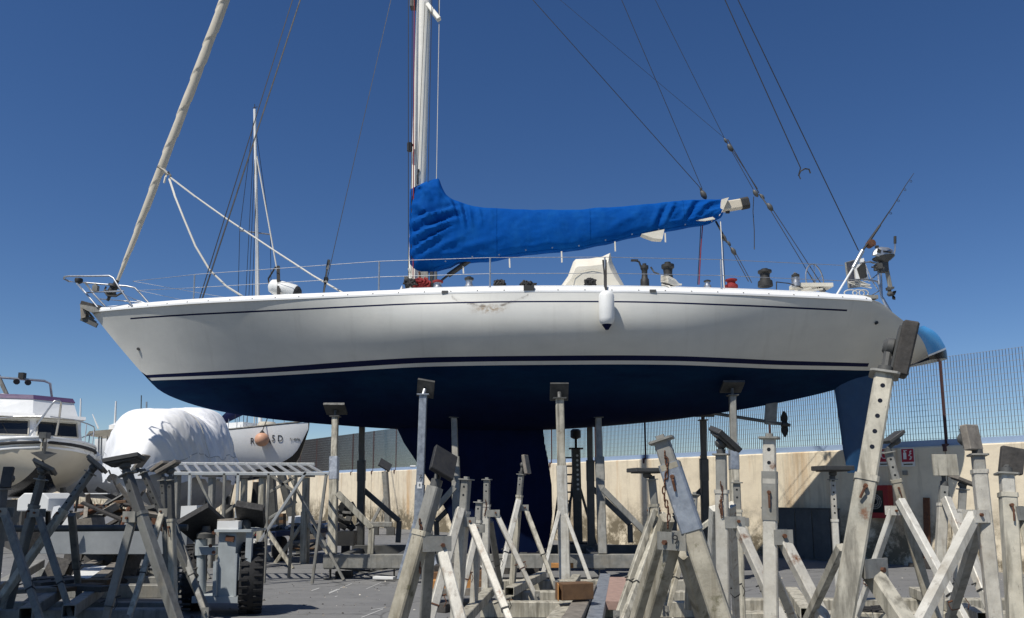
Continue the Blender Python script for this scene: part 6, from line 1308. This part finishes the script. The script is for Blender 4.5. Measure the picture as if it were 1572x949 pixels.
# stacked planks and a covered pallet behind the rack
ps = thing('plank_stack', 'stack of brown planks on the ground seen through the rack', 'timber', G(422, 815))
for i in range(4): MB().bar(W(409, 806 - i*5, 21), W(437, 806 - i*5, 21), .3, .09).build('plank', 'wood_brown' if i % 2 else 'wood_dark', ps)
pc = thing('covered_pallet', 'pallet under a white plastic hood beside the plank stack', 'pallet', G(465, 812))
a, b = W(445, 808, 20), W(490, 786, 20); MB().box(((a.x + b.x)/2, 20.4, .5), (b.x - a.x, .8, .75)).build('load', 'wood_grey', pc); q = MB(); q.box(((a.x*.75 + b.x*.25), 20.35, .92), ((b.x - a.x)*.55, .9, .16)); q.build('plastic_hood', 'tarp', pc)
for k in range(3): MB().box(((a.x + b.x)/2, 20 - .01, .2 + k*.22), (b.x - a.x, .05, .03)).build('batten', 'wood_brown', pc)
# dark machinery under the background boats
for (x0, x1, y0, y1, Yd, lab) in ((340, 360, 775, 800, 16, 'dark engine block on the ground left of the rack legs'), (385, 400, 740, 790, 24, 'tall dark drum shape behind the rack props')):
    a, b = W(x0, y1, Yd), W(x1, y0, Yd); q = MB(); q.lathe(((a.x + b.x)/2, Yd, 0), (0, 0, 1), [((b.x - a.x)*.5, 0), ((b.x - a.x)*.55, b.z*.2), ((b.x - a.x)*.5, b.z*.5), ((b.x - a.x)*.56, b.z*.6), ((b.x - a.x)*.4, b.z)], 12); tag(q.build('drum', 'steel_black', None, 40), lab, 'drum')
for i, (px_, py_, yaw, m_, lab) in enumerate(((768, 935, 25, 'wood_brown', 'short brown timber offcut on the ground by the centre base beam'), (812, 938, -35, 'wood_grey', 'grey timber offcut on the ground left of the split timber'), (690, 938, 60, 'wood_dark', 'dark timber offcut at the foot of the leftmost centre prop'), (1005, 880, 10, 'wood_orange', 'orange timber wedge in front of the yacht cradle beam'), (590, 892, -15, 'white_paint', 'small pale flat board on the ground by the cradle foot'))):
    p = G(px_, py_); timber(lab, p + Vector((-.2*math.cos(R(yaw)), -.2*math.sin(R(yaw)), .06)), p + Vector((.2*math.cos(R(yaw)), .2*math.sin(R(yaw)), .06)), .14, .11 if i < 4 else .04, m_, 'timber_offcut', 'timber')
# cable lying on the ground by the right props
q = MB(); rr = random.Random(3); c0 = G(1345, 938, .21)
q.tube([c0 + Vector((rr.uniform(-.35, .35), rr.uniform(-.2, .2), rr.uniform(0, .05))) for i in range(40)], .008, 4); tag(q.build('cable_tangle', 'rope_black', None, 60), 'tangle of thin black cable on the beam by the leaning giant', 'cable')
q = MB(); q.tube([G(1108 + 14*math.cos(a), 943 + 6*math.sin(a), .1) for a in np.linspace(0, 6.28, 21)[:-1]], .012, 5, 0, True); tag(q.build('hose_loop', 'rope_black', None, 60), 'loop of black hose at the foot of the red chain prop', 'hose')
# grit and chips on the ground
rg_ = random.Random(12); q = MB()
for i in range(1300):
    px_, py_ = rg_.uniform(0, 1572), rg_.uniform(862, 990); p = G(px_, py_); r_ = rg_.uniform(.006, .024)*(1 if rg_.random() < .9 else 1.8)
    a0 = rg_.uniform(0, 6.28); vs_ = [p + Vector((math.cos(a0 + k*2.1)*r_*rg_.uniform(.6, 1.2), math.sin(a0 + k*2.1)*r_*rg_.uniform(.6, 1.2), .001)) for k in range(3)] + [p + Vector((0, 0, r_*.8))]
    q.add(vs_, [(0, 1, 3), (1, 2, 3), (2, 0, 3)], rg_.choice((0, 0, 1, 1, 1, 0, 2)))
tag(q.build('ground_grit', ['wood_grey', 'wood_dark', 'steel_pale']), 'small grit and chips scattered over the yard ground', 'grit', kind='stuff')
# ------------------------------------------------------------------ unseen hull added left of the camera to shade the left foreground
nb0 = Vector((-5.7, 1.2, 0)); nb = thing('added_shade_hull', 'unseen white motorboat hull added left of the foreground to cast shade on it', 'motorboat', nb0)
loft(nb0, (-.35, 1.0, 0), [(0, .05, 5.4, 4.4, 1.3), (.6, .8, 5.35, 3.9, 1.2), (2, 1.6, 5.2, 3.6, 1.0), (5, 1.9, 5.1, 3.5, .9), (7.6, 1.7, 5.1, 3.5, .85)], ['gelcoat', 'antifoul'], nb, 'hull', lambda i, k: 1 if k > 7 else 0)
for s, y in ((2.5, .9), (2.5, -.9), (6.5, .9), (6.5, -.9)):
    p = nb0 + Vector((-.33, .944, 0))*s + Vector((.944, .33, 0))*y; MB().bar(p, p + Vector((0, 0, 3.8)), .12).build('shore', 'steel_grey', nb)
for o in bpy.data.objects:
    if '_o' in o: del o['_o']
